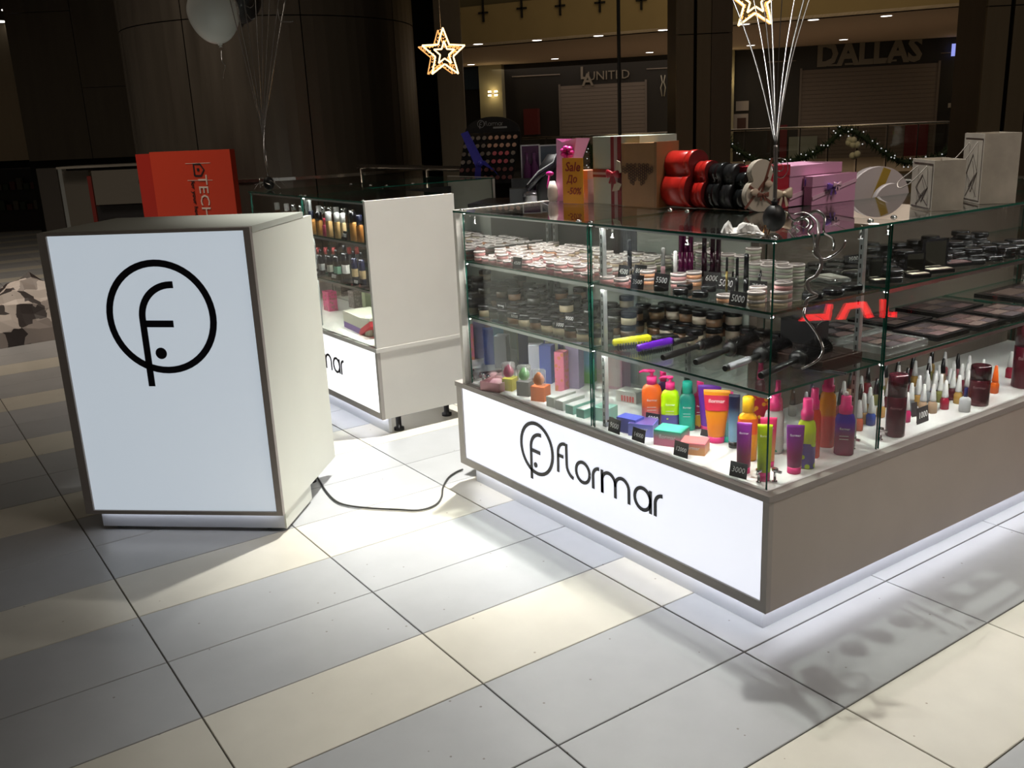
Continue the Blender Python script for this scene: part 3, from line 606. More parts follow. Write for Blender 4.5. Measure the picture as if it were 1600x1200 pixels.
for px0, py0, px1, py1, mt, nm_, lb, ct in ((1232, 213, 1276, 252, M('pale board', (.25, .29, .26), .7), 'board', 'pale board behind the garland, below the wide shutter', 'board'), (1218, 195, 1229, 262, M('dim crimson', (.13, .012, .02), .7), 'red_banner', 'narrow crimson banner behind the balloon ribbons', 'banner'), (1412, 190, 1448, 250, M('dim crimson', (.13, .012, .02), .7), 'red_banner', 'dark red banner hanging right of the garland dip', 'banner'),
        (1150, 158, 1170, 173, M('dim notice', (.34, .32, .31), .7), 'notice', 'small pale notice beside the middle bronze column', 'notice'), (1146, 178, 1169, 205, M('dim notice', (.34, .32, .31), .7), 'notice', 'larger framed notice below the small pale notice', 'notice'), (1480, 161, 1494, 168, M('dim notice', (.34, .32, .31), .7), 'notice', 'small white notice right of the wide shutter', 'notice'),
        (728, 108, 750, 140, M('dim blue poster', (.01, .03, .06), .6), 'poster', 'dark blue and red poster left of the lit pillar', 'poster')):
    o = facebox(px0, py0, px1, py1, .04, mt, nm_, None, .1); tag(o, lb, ct)
    if ct == 'notice' and py0 == 178:
        a = sff(1152, 190); MB().box((a[0], -.16, a[1] - .2), (a[0] + .25, -.14, a[1] + .1)).obj('photo', M('dim brown', (.05, .02, .015), .7), o)
o = facebox(823, 170, 845, 210, .3, M('dim red cloth', (.09, .008, .008), .9), 'red_jacket', None, .1); tag(o, 'dim red jacket in the dark shop left of the first shutter', 'clothes')
p = gp(1412, 186); 
for px0, px1, py in ((800, 875, 120), (1010, 1058, 108), (1200, 1244, 97), (1470, 1527, 83)):
    p = onpl(px0, py, f0 + fn * .06, fn); q = onpl(px1, py - (px1 - px0) * .05, f0 + fn * .06, fn); struct(MB().tube([p, q], .018, 6).obj('trim_2', M('shop header trim', (.25, .22, .2), .5)))
s = thing('neon_sign', 'tiny blue lit sign right of the large six-letter sign', 'sign', onpl(1490, 78, f0 + fn * .2, fn), fa); MB().box((-.05, -.02, -.16), (.05, .02, .16)).obj('lit_face', M('blue neon', (.2, .25, 1), .5, emit=.8, ecol=(.35, .4, 1)), s)
s = thing('crystal_ornament', 'sparkling hanging ornament in the dark shop window right of the narrower shutter', 'ornament', onpl(1036, 134, f0 + fn * .2, fn), fa)
for sx in (-1, 1): MB().tube([(sx * .06, 0, .3), (sx * .02, 0, .1), (sx * .07, 0, -.05), (sx * .03, 0, -.3)], .018, 5).obj('strand', M('pale crystal', (.4, .4, .35), .3), s)

# bronze columns in the void
for px0, px1, dep, lb in ((1056, 1142, 10.5, 'clad bronze column in the middle, behind the guitar-shaped boxes'), (1527, 1640, 9, 'dark clad column at the far right, behind the tall gift bag')):
    a = atd(px0, 200, dep); b = atd(px1, 200, dep); e = b - a; e.z = 0; L = e.length; t = thing('clad_column', lb, 'column', (a.x, a.y, 0), math.atan2(e.y, e.x))
    MB().box((.03, .03, -5), (L - .03, .6, 7)).obj('core', GAP, t)
    for u0, u1 in ((0, .31), (.37, .62), (.63, 1)): 
        for z0, z1 in ((-4.9, -.5), (-.49, 2.2), (2.21, 5)): MB().box((u0 * L, 0, z0), (u1 * L, .03, z1)).obj('panel', DM2 if u0 != .63 else DM3, t)
    MB().box((0, .03, -5), (.03, .6, 5)).box((L - .03, .03, -5), (L, .6, 5)).obj('side_panel', DM3, t)
p = atd(966, 0, 8.2); tag(MB().tube([(p.x, p.y, -3), (p.x, p.y, 4)], .016, 8).obj('hanging_rod', M('dark rod', (.10, .10, .10), .35, .8)), 'thin dark vertical rod behind the white gift box', 'rod')

# ------------------------------------------------------------------ lit stars
def star_pts(r, ri, n=5, rot=90): return [((r if k % 2 == 0 else ri) * math.cos(math.radians(rot + 36 * k)), (r if k % 2 == 0 else ri) * math.sin(math.radians(rot + 36 * k))) for k in range(10)]
GOLD = M('gold string light', (1, .7, .3), .5, emit=3.2, ecol=(1, .66, .30)); GOLD2 = M('amber string light', (1, .5, .15), .5, emit=1.0, ecol=(1, .48, .16))
def star(px, py, dep, h, label, yaw, seed):
    c = atd(px, py, dep); t = thing('star_light', label, 'star light', c, math.atan2(CF.y, CF.x) - PI / 2 + yaw); k = h / 1.9; rr = random.Random(seed)
    for r, ri, y, mt, nm_, w in ((k, k * .42, -.03, GOLD, 'outer_light_line', .0048), (k * .48, k * .2, -.035, GOLD, 'inner_light_line', .0045), (k * .96, k * .40, .05, GOLD2, 'back_light_line', .0035)):
        P = star_pts(r, ri); P = [(x, y, z * 1.0) for x, z in P]; P.append(P[0])
        m = MB()
        for a, b in zip(P, P[1:]): m.tube([a, b], w, 5)
        m.obj(nm_, mt, t)
    m = MB()
    P = star_pts(k, k * .42)
    for i in range(10):
        a, b = P[i], P[(i + 1) % 10]
        for q in range(26):
            u = rr.random(); s = rr.uniform(.78, 1.0); y = rr.uniform(-.03, .05)
            m.sphere(((a[0] * (1 - u) + b[0] * u) * s, y, (a[1] * (1 - u) + b[1] * u) * s), .0034, 4)
    m.obj('tinsel_bulbs', GOLD2, t)['kind'] = 'stuff'
    MB().tube([(0, 0, k), (0, 0, k + 1.6)], .0015, 4).obj('wire', HRAIL, t)
star(691, 84, 5.6, .275, 'glowing golden star hanging in front of the round column', .45, 1)
star(1180, 2, 4.6, .26, 'glowing golden star cut off by the top edge, above the right ribbons', -.2, 2)

# ------------------------------------------------------------------ price tags
def mid(a, b): return (a + b) / 2
def price(num, xl, yl, xr, yr, ytop, z, label, zback=False, size=None):
    a = on(xl, yl, z + .0006); b = on(xr, yr, z + .0006); e = b - a; w = max(e.length, .02); h = max(.018, min(.06, zat(ytop, a.x, a.y) - z)); c = (a + b) / 2; d_ = c - CAM; d_.z = 0; c = c + d_ * (max(0, .037 - c.y) / d_.y)
    t = thing('price_tag', label, 'price tag', (c.x, c.y, z + .0006), math.atan2(e.y, e.x)); t['group'] = 'black price tags in the glass cases'
    m = MB(); m.add([(-w / 2, 0, 0), (w / 2, 0, 0), (w / 2, .006, h), (-w / 2, .006, h), (-w / 2, .0012, 0), (w / 2, .0012, 0), (w / 2, .0072, h), (-w / 2, .0072, h)], [(0, 1, 2, 3), (5, 4, 7, 6), (0, 4, 5, 1), (1, 5, 6, 2), (2, 6, 7, 3), (3, 7, 4, 0)])
    m.add([(-w * .3, .0072, h * .95), (w * .3, .0072, h * .95), (w * .3, .011, 0), (-w * .3, .011, 0)], [(0, 1, 2, 3)]); m.obj('card', TAGM, t)
    if not num: return t
    s = size or min(h * .85, w / (len(num) * .58) * 1.0)
    text(num, s, TAGT, t, (0, .006 * .5 - .0012 + (0 if not zback else .0045), h * .5), (PI / 2 - .13, 0, 0) if not zback else (PI / 2 + .13, 0, PI), 'numerals', .0002, .15, sx=min(1, w * .92 / (len(num) * s * .60)))
    return t
DK = Z2 + .001
price('9000', 950, 677, 968, 684, 656, DK, 'black price tag reading 9000, before the small blue box')
price('14000', 987, 690, 1006.6, 697, 671, DK, 'black price tag reading 14000, before the larger blue box')
price('12000', 1052, 715, 1074, 722, 693, DK, 'black price tag reading 12000, before the green and coral boxes')
price('3000', 1139, 747, 1166, 754, 725, DK, 'large black price tag reading 3000 by the counter corner')
price('4000', 1008, 660, 1030, 664, 645, DK + .02, 'tilted black price tag reading 4000 before the orange pump bottle')
price('', 1094, 680, 1112, 684, 671, DK, 'blank black tag lying behind the green and coral boxes', size=.01)
price('1000', 1433, 664, 1451, 657, 640, DK, 'black price tag reading 1000 among the nail polishes')
price('', 1425, 652, 1434, 650, 631, DK, 'blank dark tag right behind the 1000 price tag', size=.01)
for num, xl, yl, xr, yr, yt, lb in (('3500', 985, 456, 1005, 458, 434, '3500, at the shelf edge beside pink jars'), ('5500', 1021, 447, 1044, 450, 427, '5500, standing on a black compact'), ('4500', 965, 433, 982, 436, 414, '4500, behind the 3500 tag'), ('8000', 990, 432, 1009, 434, 414, '8000, right of the 4500 tag'),
        ('6000', 1098, 444, 1125, 446, 425, '6000, right of the white capped pen'), ('5000', 1119, 451, 1147, 455, 432, '5000, behind the gold topped tube'), ('1500', 1169, 437, 1190, 439, 421, '1500, above the 7500 tag'), ('7500', 1170, 456, 1197, 458, 439, '7500, left of the corner glass edge'),
        ('5000', 1138, 480, 1165, 485, 458, '5000, at the shelf edge near the corner'), ('4500', 801, 424, 815, 425, 406, '4500, at the shelf edge of the left half'), ('5500', 837, 407, 851, 409, 394, '5500, among the pink jars of the left half'), ('5000', 918, 405, 929, 406, 390, '5000, beside the middle upright'),
        ('3500', 1321, 414, 1346, 410, 401, '3500, among black palettes of the right wing')):
    price(num, xl, yl, xr, yr, yt, S1 + .001 + (.013 if '5500, st' in lb else 0), 'black price tag reading ' + lb)
for num, xl, yl, xr, yr, yt, lb in (('9000', 881, 505, 897, 507, 489, '9000 among the dark jars near the middle'), ('10500', 796, 508, 811, 511, 500, '10500 at the front of the dark jars'), ('1000', 866, 512, 882, 514, 502, '1000 low among the dark jars')):
    price(num, xl, yl, xr, yr, yt, S2 + .03, 'black price tag reading ' + lb)
price('7500', 744, 478, 762, 481, 465, S2 + .02, 'mirror image of a 7500 price tag, built as a tag, far left jars', True)  # tag set beyond the mirror in place of a reflection
price('7500', 775, 486, 788, 488, 472, S2 + .02, 'black price tag reading 7500 just left of the mirror edge')
price('7000', 749, 378, 761, 380, 368, S1 + .02, 'mirror image of a price tag, built as a tag, above the pink jars', True)  # also a reflection built as a tag beyond the mirror
for num, xl, yl, xr, yr, yt, z, lb in (('7000', 482, 364, 490, 365, 354, S1, 'black price tag at the left end of the perfume shelf'), ('17000', 533, 374, 542, 376, 361, S1, 'black price tag before the clear perfume bottles'), ('8000', 490, 431, 498, 432, 420, S2, 'dark price tag below the green banded bottle'), ('8000', 517, 436, 526, 438, 426, S2, 'dark price tag in the middle of the dark bottle shelf'), ('9000', 552, 446, 560, 448, 434, S2, 'dark price tag at the right end of the dark bottle shelf')):
    price(num, xl, yl, xr, yr, yt, z + .001, lb)

# ------------------------------------------------------------------ bottles, tubes, boxes on the corner deck
def pm(name, col=None, rough=.3, **k): return M(name, col, rough, **k)
PINK = pm('hot pink plastic', (.80, .03, .22), .3); TEALP = pm('teal cap', (.01, .38, .28), .25)
def tuck(b, r):       # keep a thing behind the glass it is seen through, moving it along the line of sight
    d = b - CAM; d.z = 0; d.normalize()
    if -.3 < b.x and b.x > -.043 - r: b = b + d * ((b.x + .043 + r) / -d.x)
    if b.y < .04 + r * .7: b = b + d * ((.04 + r * .7 - b.y) / d.y)
    return b
def fit(px, py, top, wpx, z=DK):      # footprint point, height and width of a thing seen there
    b = on(px, py, z); b = tuck(b, wpx / FPX * (b - CAM).dot(CF) / 2); h = zat(top, b.x, b.y) - z; d = (b - CAM).dot(CF); return b, h, wpx / FPX * d
def grad(name, c0, c1, h, rough=.3, z0=.35, z1=.75):
    if name in MC: return MC[name]
    m = M(name, c0, rough); nt = m.node_tree; tc = nt.nodes.new('ShaderNodeTexCoord'); sp = nt.nodes.new('ShaderNodeSeparateXYZ'); mr = nt.nodes.new('ShaderNodeMapRange'); mx = nt.nodes.new('ShaderNodeMixRGB')
    nt.links.new(tc.outputs['Object'], sp.inputs[0]); nt.links.new(sp.outputs['Z'], mr.inputs[0]); mr.inputs[1].default_value = h * z0; mr.inputs[2].default_value = h * z1
    mx.inputs[1].default_value = (*c1, 1); mx.inputs[2].default_value = (*c0, 1); nt.links.new(mr.outputs[0], mx.inputs[0]); nt.links.new(mx.outputs[0], nt.nodes['Principled BSDF'].inputs['Base Color']); return m
def blob(name, c0, c1, sc=90, rough=.3):
    if name in MC: return MC[name]
    m = M(name, c0, rough); nt = m.node_tree; tc = nt.nodes.new('ShaderNodeTexCoord'); v = nt.nodes.new('ShaderNodeTexVoronoi'); v.inputs['Scale'].default_value = sc
    lt = nt.nodes.new('ShaderNodeMath'); lt.operation = 'LESS_THAN'; lt.inputs[1].default_value = .36; mx = nt.nodes.new('ShaderNodeMixRGB'); nt.links.new(tc.outputs['Object'], v.inputs['Vector']); nt.links.new(v.outputs['Distance'], lt.inputs[0]); nt.links.new(lt.outputs[0], mx.inputs[0])
    mx.inputs[1].default_value = (*c0, 1); mx.inputs[2].default_value = (*c1, 1); nt.links.new(mx.outputs[0], nt.nodes['Principled BSDF'].inputs['Base Color']); return m
WTXT = M('white print', (.75, .75, .75), .6)
def yaw_to(p): return math.atan2(CAM.y - p.y, CAM.x - p.x) + PI / 2
def bottle(px, py, top, wpx, body, cap, label, kind='plain', cat='bottle', name='bottle', z=DK, neck=.78, liquid=None, band=None, brand=False, capw=.5, tip=False, oval=.7):
    b, h, w = fit(px, py, top, wpx, z); r = w / 2; t = thing(name, label, cat, b, yaw_to(b) + R.uniform(-.1, .1)); H_ = h * neck
    if kind == 'pump': H_ = h * .78
    prof = [(0, r * .85, r * .85 * oval, 3), (.004, r, r * oval, 3), (H_ * .78, r, r * oval, 3), (H_ * .9, r * .86, r * .86 * oval, 2.6), (H_ * .97, r * .5, r * .5, 2), (H_, r * .42, r * .42, 2)]
    MB().loft(prof, 20).obj('body', body, t)
    if band:
        MB().loft([(H_ * band[0], r * 1.012, r * oval * 1.012 + .0003, 3), (H_ * band[1], r * 1.012, r * oval * 1.012 + .0003, 3)], 20, caps=(False, False)).obj('label', band[2], t)
    if liquid: MB().loft([(.004, r * .93, r * oval * .93, 3), (H_ * liquid[0], r * .93, r * oval * .93, 3)], 16).obj('liquid', liquid[1], t)
    c0 = H_ - .003
    if kind == 'pump':
        MB().lathe([(r * .52, c0 - .002), (r * .52, c0 + (h - H_) * .55), (r * .3, c0 + (h - H_) * .58), (r * .16, c0 + (h - H_) * .6), (r * .16, h - .006)], 16).obj('cap', cap, t)
        m = MB(); m.lathe([(r * .3, h - .007), (r * .36, h - .002), (r * .3, h)], 12); m.tube([(0, 0, h - .003), (-r * .8, 0, h - .002), (-r * 1.25, 0, h - .007)], [r * .2, r * .15, r * .1], 8); m.obj('pump_head', cap, t)
    elif kind == 'spray':
        c = r * capw; MB().lathe([(c * 1.25, c0 - .004), (c * 1.25, c0 + (h - H_) * .35), (c, c0 + (h - H_) * .42), (c * .92, h - .001), (c * .7, h)], 16).obj('cap', cap, t)
    else:
        c = r * capw; MB().lathe([(c, c0), (c, h - .004), (c * .8, h - .001), (c * .4, h)], 16).obj('cap', cap, t)
    if tip: MB().lathe([(r * .24, h - .001), (r * .16, h + .011)], 10).obj('nozzle', PAPW, t)
    if brand: text('flormar', w * .17, WTXT, t, (0, -r * oval * 1.02 - .0006, H_ * .62), name='print')
    for k in range(2 if brand else 0): MB().box((-r * .5, -r * oval - .0006, H_ * (.45 - .07 * k)), (r * .4, -r * oval - .0002, H_ * (.455 - .07 * k) + .0008)).obj('print_line', WTXT, t)
    return t
def tubep(px, py, top, wpx, body, cap, label, wbot=.68, brand=True, z=DK, band=None, base=.12):
    b, h, w = fit(px, py, top, wpx, z); t = thing('cream_tube', label, 'tube', b, yaw_to(b) + R.uniform(-.12, .12)); r = w / 2; rb = r * wbot; c = h * base
    MB().loft([(0, rb * .94, rb * .8), (.002, rb, rb * .85), (c, rb, rb * .85)], 20).obj('cap', cap, t)
    MB().loft([(c, rb * .98, rb * .83), (c + .003, rb * 1.02, rb * .84), (h * .5, rb * 1.02 + (r - rb) * .45, rb * .62), (h * .8, rb + (r - rb) * .85, rb * .25), (h * .94, r, .0022), (h, r, .0014)], 20).obj('body', body, t)
    if band: MB().loft([(h * band[0], r * .88, rb * .62, 2), (h * band[1], r * .97, rb * .24, 2)], 20, caps=(False, False)).obj('label', band[2], t)
    if brand: text('flormar', w * .2, WTXT, t, (0, -rb * .42, h * .80), (PI / 2 - .25, 0, 0), name='print')
    return t
def carton(px, py, wpx, top, dep, body, label, ang=0., z=DK, name='carton', front=None, lid=None, brand=False, wrap=False, w=None, txt='flormar'):   # px,py: nearest bottom corner; ang: yaw
    b = on(px, py, z); w_ = wpx / FPX * (b - CAM).dot(CF) * math.sin(ang); d_ = b - CAM; d_.z = 0; b = b + d_ * (max(0, .054 + max(0, w_) - b.y) / d_.y); h = max(.01, zat(top, b.x, b.y) - z); w = w or wpx / FPX * (b - CAM).dot(CF); t = thing(name, label, 'box', b, ang)
    m = MB(); e = .0008; m.add([(-w + e, 0, 0), (-e, 0, 0), (0, e, 0), (0, dep - e, 0), (-w, dep - e, 0), (-w, e, 0)] + [(-w + e, 0, h), (-e, 0, h), (0, e, h), (0, dep - e, h), (-w, dep - e, h), (-w, e, h)], [(5, 4, 3, 2, 1, 0), (6, 7, 8, 9, 10, 11)] + [(k, (k + 1) % 6, 6 + (k + 1) % 6, 6 + k) for k in range(6)])
    m.obj('carton_body', body, t)
    if front: MB().box((-w * .92, -.0006, h * .08), (-w * .08, 0, h * .92)).obj('front_print', front, t)
    if lid: MB().box((-w * .97, dep * .03, h), (-w * .03, dep * .97, h + .0006)).obj('top_print', lid, t)
    if brand: text(txt, w * .2, WTXT, t, (-w * .5, -.0012, h * .6), name='print')
    return t
BL1 = grad('blue violet carton', (.10, .12, .55), (.25, .22, .75), .04); 
carton(993, 680, 36, 657, .05, BL1, 'small glossy blue violet box behind the 9000 tag', .25, brand=False, front=pm('blue sheen', (.2, .2, .62), .25))
carton(1020, 692, 40, 665, .075, grad('blue carton', (.14, .16, .62), (.32, .34, .85), .06), 'larger glossy blue box behind the 14000 tag', .55, brand=True, lid=pm('violet blue top', (.16, .10, .35), .25))
carton(1064, 708, 46, 677, .07, grad('green rose carton', (.02, .45, .30), (.75, .2, .35), .06), 'green and rose cream box left of the coral box', .42, brand=True, lid=pm('mint top', (.10, .62, .48), .3))
carton(1101, 723, 40, 695, .065, grad('coral carton', (.78, .16, .28), (.9, .42, .16), .05), 'coral pink cream box right of the 12000 tag', .55, brand=True, lid=pm('coral top', (.85, .25, .25), .3))
OR = grad('orange pink bottle', (.80, .13, .015), (.78, .25, .45), .13, .32, .15, .5)
bottle(1018.5, 663, 578, 31, OR, PINK, 'orange pump bottle with a pink pump head', 'pump', brand=True)
bottle(1036, 655, 576, 20, pm('deep purple', (.05, .005, .08), .3), PINK, 'dark purple bottle with pink cap behind the lime pump bottle')
bottle(1047, 668, 588, 28, pm('lime plastic', (.52, .85, .0), .3), PINK, 'lime green pump bottle with a pink pump head', 'pump', brand=True, band=(.02, .36, blob('violet blob label', (.10, .08, .30), (.5, .7, .0), 45)))
bottle(1073.5, 671, 595, 25, grad('teal bottle', (.015, .22, .18), (.0, .42, .30), .13), TEALP, 'teal tonic bottle with a domed teal cap', brand=True, capw=.62)
bottle(1093.5, 668, 594, 22, pm('wine red bottle', (.30, .005, .06), .25), PINK, 'wine red bottle with pink cap left of the orange tube', brand=True, band=(.05, .38, blob('yellow leaf label', (.6, .35, .02), (.12, .01, .05), 60)))
bottle(1073, 652, 584, 18, pm('black green bottle', (.01, .02, .02), .3), pm('black green cap', (.008, .02, .015), .4), 'black bottle half hidden behind the lime and teal bottles')
tubep(1119, 690, 609, 41, grad('orange tube', (.85, .32, .01), (.86, .25, .02), .15), PINK, 'big orange cream tube with a red top band and white lettering', .62, band=(.62, .9, pm('red band', (.72, .03, .08), .4)))
tubep(1108, 672, 601, 36, pm('violet tube', (.16, .03, .40), .35), PINK, 'violet tube showing its top edge behind the orange tube', .7, False)
tubep(1146, 699, 616, 17, grad('navy tube', (.01, .015, .05), (.2, .4, .6), .16), BLK, 'narrow navy tube between the orange tube and yellow bottle', .9, False)
tubep(1137, 690, 612, 14, grad('rose teal tube', (.7, .04, .25), (.1, .35, .4), .16), TEALP, 'narrow rose tube just behind the navy tube', .9, False)
YEL = pm('yellow gel', (.90, .42, .01), .2)
bottle(1167, 718, 619, 30, YEL, pm('yellow cap', (.90, .50, .01), .3), 'yellow shower gel bottle with yellow cap behind the purple tube', capw=.6, band=(.55, .86, pm('orange label', (.85, .14, .02), .4)))
tubep(1161.5, 738, 660, 23, grad('purple maroon tube', (.25, .02, .30), (.22, .01, .06), .14), PINK, 'purple tube with pink cap right behind the 3000 tag', .9)
tubep(1187, 680, 612, 28, blob('maroon yellow tube', (.35, .005, .03), (.65, .35, .02), 60), PINK, 'maroon and yellow tube standing behind the yellow bottle', .8, False)
bottle(1208, 706, 616, 30, pm('frosted bottle', (.62, .62, .62), .3), PINK, 'frosted white bottle with pink cap behind the corner glass edge', 'spray', capw=.55, band=(.05, .4, blob('green leaf print', (.55, .62, .58), (.02, .35, .22), 50)))
bottle(1213, 690, 594, 16, pm('clear rose', (.7, .1, .2), .2), PINK, 'pink capped bottle tip behind the frosted bottle', 'spray')
tubep(1199, 728, 652, 25, grad('pink orange tube', (.75, .03, .15), (.85, .35, .1), .14), PINK, 'pink tube tucked behind the lime tube', .8)
tubep(1193, 750, 663, 23, pm('lime tube', (.55, .72, .0), .35), PINK, 'lime and violet tube at the counter corner', .85, True, base=.16, band=None)
t = tubep(1240, 748, 664, 27, grad('purple tube', (.22, .02, .28), (.20, .01, .08), .15), PINK, 'purple tube right of the corner glass edge', .78, base=.14)
LCL = pm('lime clear bottle', (.55, .68, .02), .12)
bottle(1258, 730, 622, 28, LCL, PINK, 'clear lime spray bottle with pink cap', 'spray', band=(.02, .5, blob('violet blob label', (.1, .08, .3), (.5, .7, 0), 45)), neck=.74, capw=.55)
bottle(1269, 714, 606, 22, pm('red clear bottle', (.62, .05, .02), .12), PINK, 'clear red spray bottle behind the lime one', 'spray', neck=.74, capw=.55)
bottle(1290, 697, 589, 25, grad('amber bottle', (.55, .20, .01), (.62, .08, .06), .2, .12, .45, .5), PINK, 'tall amber clear bottle with pink cap', 'spray', neck=.84, capw=.6, oval=.8)
bottle(1317, 724, 618, 30, grad('indigo bottle', (.05, .02, .35), (.22, .01, .06), .17, .15, .3, .6), PINK, 'indigo spray bottle with pink cap and white tip near the side glass', 'spray', neck=.75, capw=.55, tip=True, brand=True)
bottle(1186, 668, 566, 17, pm('dim wine bottle', (.15, .01, .03), .3), PINK, 'tall bottle whose pink cap shows under the round brushes', 'spray')

# aerosol cans and more on the right wing deck
MAR = pm('maroon can', (.07, .004, .012), .18, metal=.2)
def can(px, py, top, wpx, label, split=.35):
    b, h, w = fit(px, py, top, wpx); t = thing('spray_can', label, 'spray can', b, yaw_to(b)); r = w / 2
    MB().lathe([(r * .95, 0), (r, .003), (r, h * (1 - split) - .002), (r * .96, h * (1 - split))], 24).obj('body', MAR, t)
    MB().lathe([(r * .98, h * (1 - split)), (r * .98, h - .004), (r * .93, h - .001), (r * .8, h)], 24).obj('cap', pm('dark wine cap', (.035, .004, .008), .2), t)
    text('flormar', w * .2, M('dim print', (.25, .15, .16), .6), t, (0, -r - .001, h * .48), name='print'); return t
can(1397, 692, 584, 29, 'tall dark maroon spray can right behind the side glass joint')
can(1527, 644, 570, 30, 'short maroon can among the nail polishes')
can(1598, 614, 505, 36, 'large wine coloured can at the right edge of the frame')
bottle(1506, 649, 605, 17, pm('white remover', (.75, .77, .8), .3), pm('navy cap', (.01, .01, .12), .3), 'small white bottle with pointed navy cap beside the short can', neck=.62, capw=.35)
# nail polishes
NP = {}
POL = [('crimson', (.35, .01, .04)), ('coral', (.75, .16, .08)), ('hot pink', (.72, .03, .18)), ('navy', (.02, .06, .32)), ('beige', (.55, .38, .25)), ('gold', (.50, .30, .08)), ('olive', (.22, .22, .06)), ('wine', (.10, .005, .015)), ('grey', (.22, .24, .26)), ('orange', (.85, .14, .01)), ('clear', (.45, .42, .40)), ('dusty rose', (.42, .10, .12))]
def polish(loc, ci, cap, label, group, s=1.):
    k = (ci, cap)
    if k not in NP:
        t = thing('nail_polish', label, 'nail polish', loc, R.uniform(0, 1), group)
        MB().loft([(0, .011, .011, 3), (.002, .0135, .0135, 3), (.032, .0135, .0135, 3), (.040, .009, .009, 2.4), (.043, .006, .006, 2)], 14).obj('bottle', pm(POL[ci][0] + ' varnish', POL[ci][1], .12), t)
        MB().lathe([(.0105, .041), (.0108, .046), (.0048, .097), (.002, .099)], 12).obj('cap', {'w': pm('white cap', (.72, .72, .72), .3), 'k': BLK, 'o': pm('orange cap', (.85, .13, .01), .35)}[cap], t)
        NP[k] = t; t.scale = (s, s, s)
    else:
        t = dup(NP[k], loc, R.uniform(0, 1), label, group); t.scale = (s, s, s)
    return t
seen = {}
front = [(1415, 659, 2), (1341, 672, 1), (1348, 660, 0), (1360, 664, 3), (1422, 643, 8), (1441, 645, 4), (1456, 645, 4), (1475, 639, 0), (1487, 624, 7), (1496, 630, 5), (1410, 630, 4), (1468, 628, 6), (1434, 630, 8), (1333, 650, 11), (1553, 614, 9), (1577, 590, 0), (1447, 628, 8), (1459, 622, 3), (1500, 610, 7), (1510, 622, 0)]
places = ['by the side glass, first beyond the maroon can', 'left of the glass joint, frontmost', 'left of the glass joint, behind the coral one', 'left of the glass joint, nearest the can', 'behind the hot pink bottle', 'behind the black tags', 'right of the black tags', 'standing alone before the dark ones', 'behind the crimson one in the middle', 'left of the white remover bottle', 'in the second row beyond the can', 'between the two middle rows', 'right behind the 1000 tag', 'behind the indigo spray bottle', 'with orange cap left of the large can', 'before the large wine can', 'deep in the middle rows', 'in the middle, third row', 'behind the short can', 'just left of the short can']
for (px, py, ci), pl in zip(front, places):
    b = tuck(on(px, py, DK), .013); polish(b, ci, 'o' if ci == 9 else 'w', '%s nail polish, %s cap, %s' % (POL[ci][0], 'orange' if ci == 9 else 'white cone', pl.replace('with orange cap ', '')), 'nail polishes in the right wing', .95)
for i in range(9):
    for j in range(5):
        x = -.19 - j * .048 + R.uniform(-.008, .008); y = .57 + i * .092 + R.uniform(-.012, .012)
        ci = R.choice([0, 4, 5, 6, 7, 7, 8, 10, 11]); cap = 'k' if j in (2, 4) else 'w'
        polish((x, y, DK), ci, cap, '%s nail polish, %s cap, in the back rows of the right wing' % (POL[ci][0], 'black' if cap == 'k' else 'white'), 'back rows of nail polish in the right wing', .9)

# ------------------------------------------------------------------ left half, bottom deck
def egg(px, py, col, label, bcol, blabel, bx, by, btop, bw):
    t = carton(bx, by, bw, btop, .05, bcol, blabel, .45); h = zat(btop, *on(bx, by, DK)[:2]) - DK
    b = on(bx, by, DK); w = bw / FPX * (b - CAM).dot(CF); c = b + Vector((-w * .45 * math.cos(.45) - .02, -w * .45 * math.sin(.45) + .02, 0)); g = thing('makeup_sponge', label, 'sponge', (c.x, c.y, DK + h), .2)
    MB().lathe([(.002, .001), (.012, .002), (.019, .012), (.019, .022), (.013, .034), (.006, .042), (.001, .045)], 18).obj('sponge_body', col, g)
    MB().lathe([(.024, 0), (.024, .05)], 20, caps=(False, True)).obj('clear_cover', CLEARP, g)
egg(0, 0, pm('raspberry sponge', (.55, .05, .15), .8), 'raspberry makeup sponge in clear cover on the yellow box', pm('lime yellow box', (.55, .48, .03), .5), 'yellow box under the raspberry sponge', 801, 622, 593, 18)
egg(0, 0, pm('mint sponge', (.20, .52, .18), .8), 'mint green makeup sponge in clear cover on the grey box', pm('dark grey box', (.13, .13, .13), .5), 'dark grey box under the mint sponge', 827, 630, 598, 22)
egg(0, 0, pm('orange sponge', (.85, .25, .05), .8), 'orange makeup sponge in clear cover on the orange box', pm('orange box', (.80, .18, .04), .5), 'orange box with a yellow lid under the orange sponge', 851, 640, 606, 24)
carton(755, 556, 26, 500, .05, pm('violet carton', (.13, .05, .26), .5), 'tall violet carton with a green picture at the left end', .35, front=pm('green picture', (.18, .10, .34), .5))
b = on(746, 553, DK); t = thing('picture_card', 'green leaf picture panel on the violet carton', 'card', b + Vector((0, -.004, .075)), .35); MB().box((-.012, -.004, 0), (.012, -.002, .045)).obj('panel', pm('leaf green', (.25, .40, .06), .6), t); MB().lathe([(.011, 0), (.011, .0015)], 16).obj('round_seal', pm('teal seal', (.05, .42, .35), .6), t, (0, -.003, -.035), (PI / 2, 0, 0))
carton(767, 557, 14, 505, .03, pm('red carton', (.68, .05, .02), .5), 'bright red carton with a watermelon base', .3, front=grad('melon red', (.7, .05, .02), (.1, .3, .03), .1, .5, .15, .3))
carton(781, 560, 14, 508, .03, pm('crimson carton', (.40, .02, .02), .5), 'darker crimson carton right of the bright red one', .3)
carton(789, 556, 9, 512, .03, pm('mustard carton', (.62, .42, .02), .5), 'mustard yellow carton behind the coral tubes', .3)
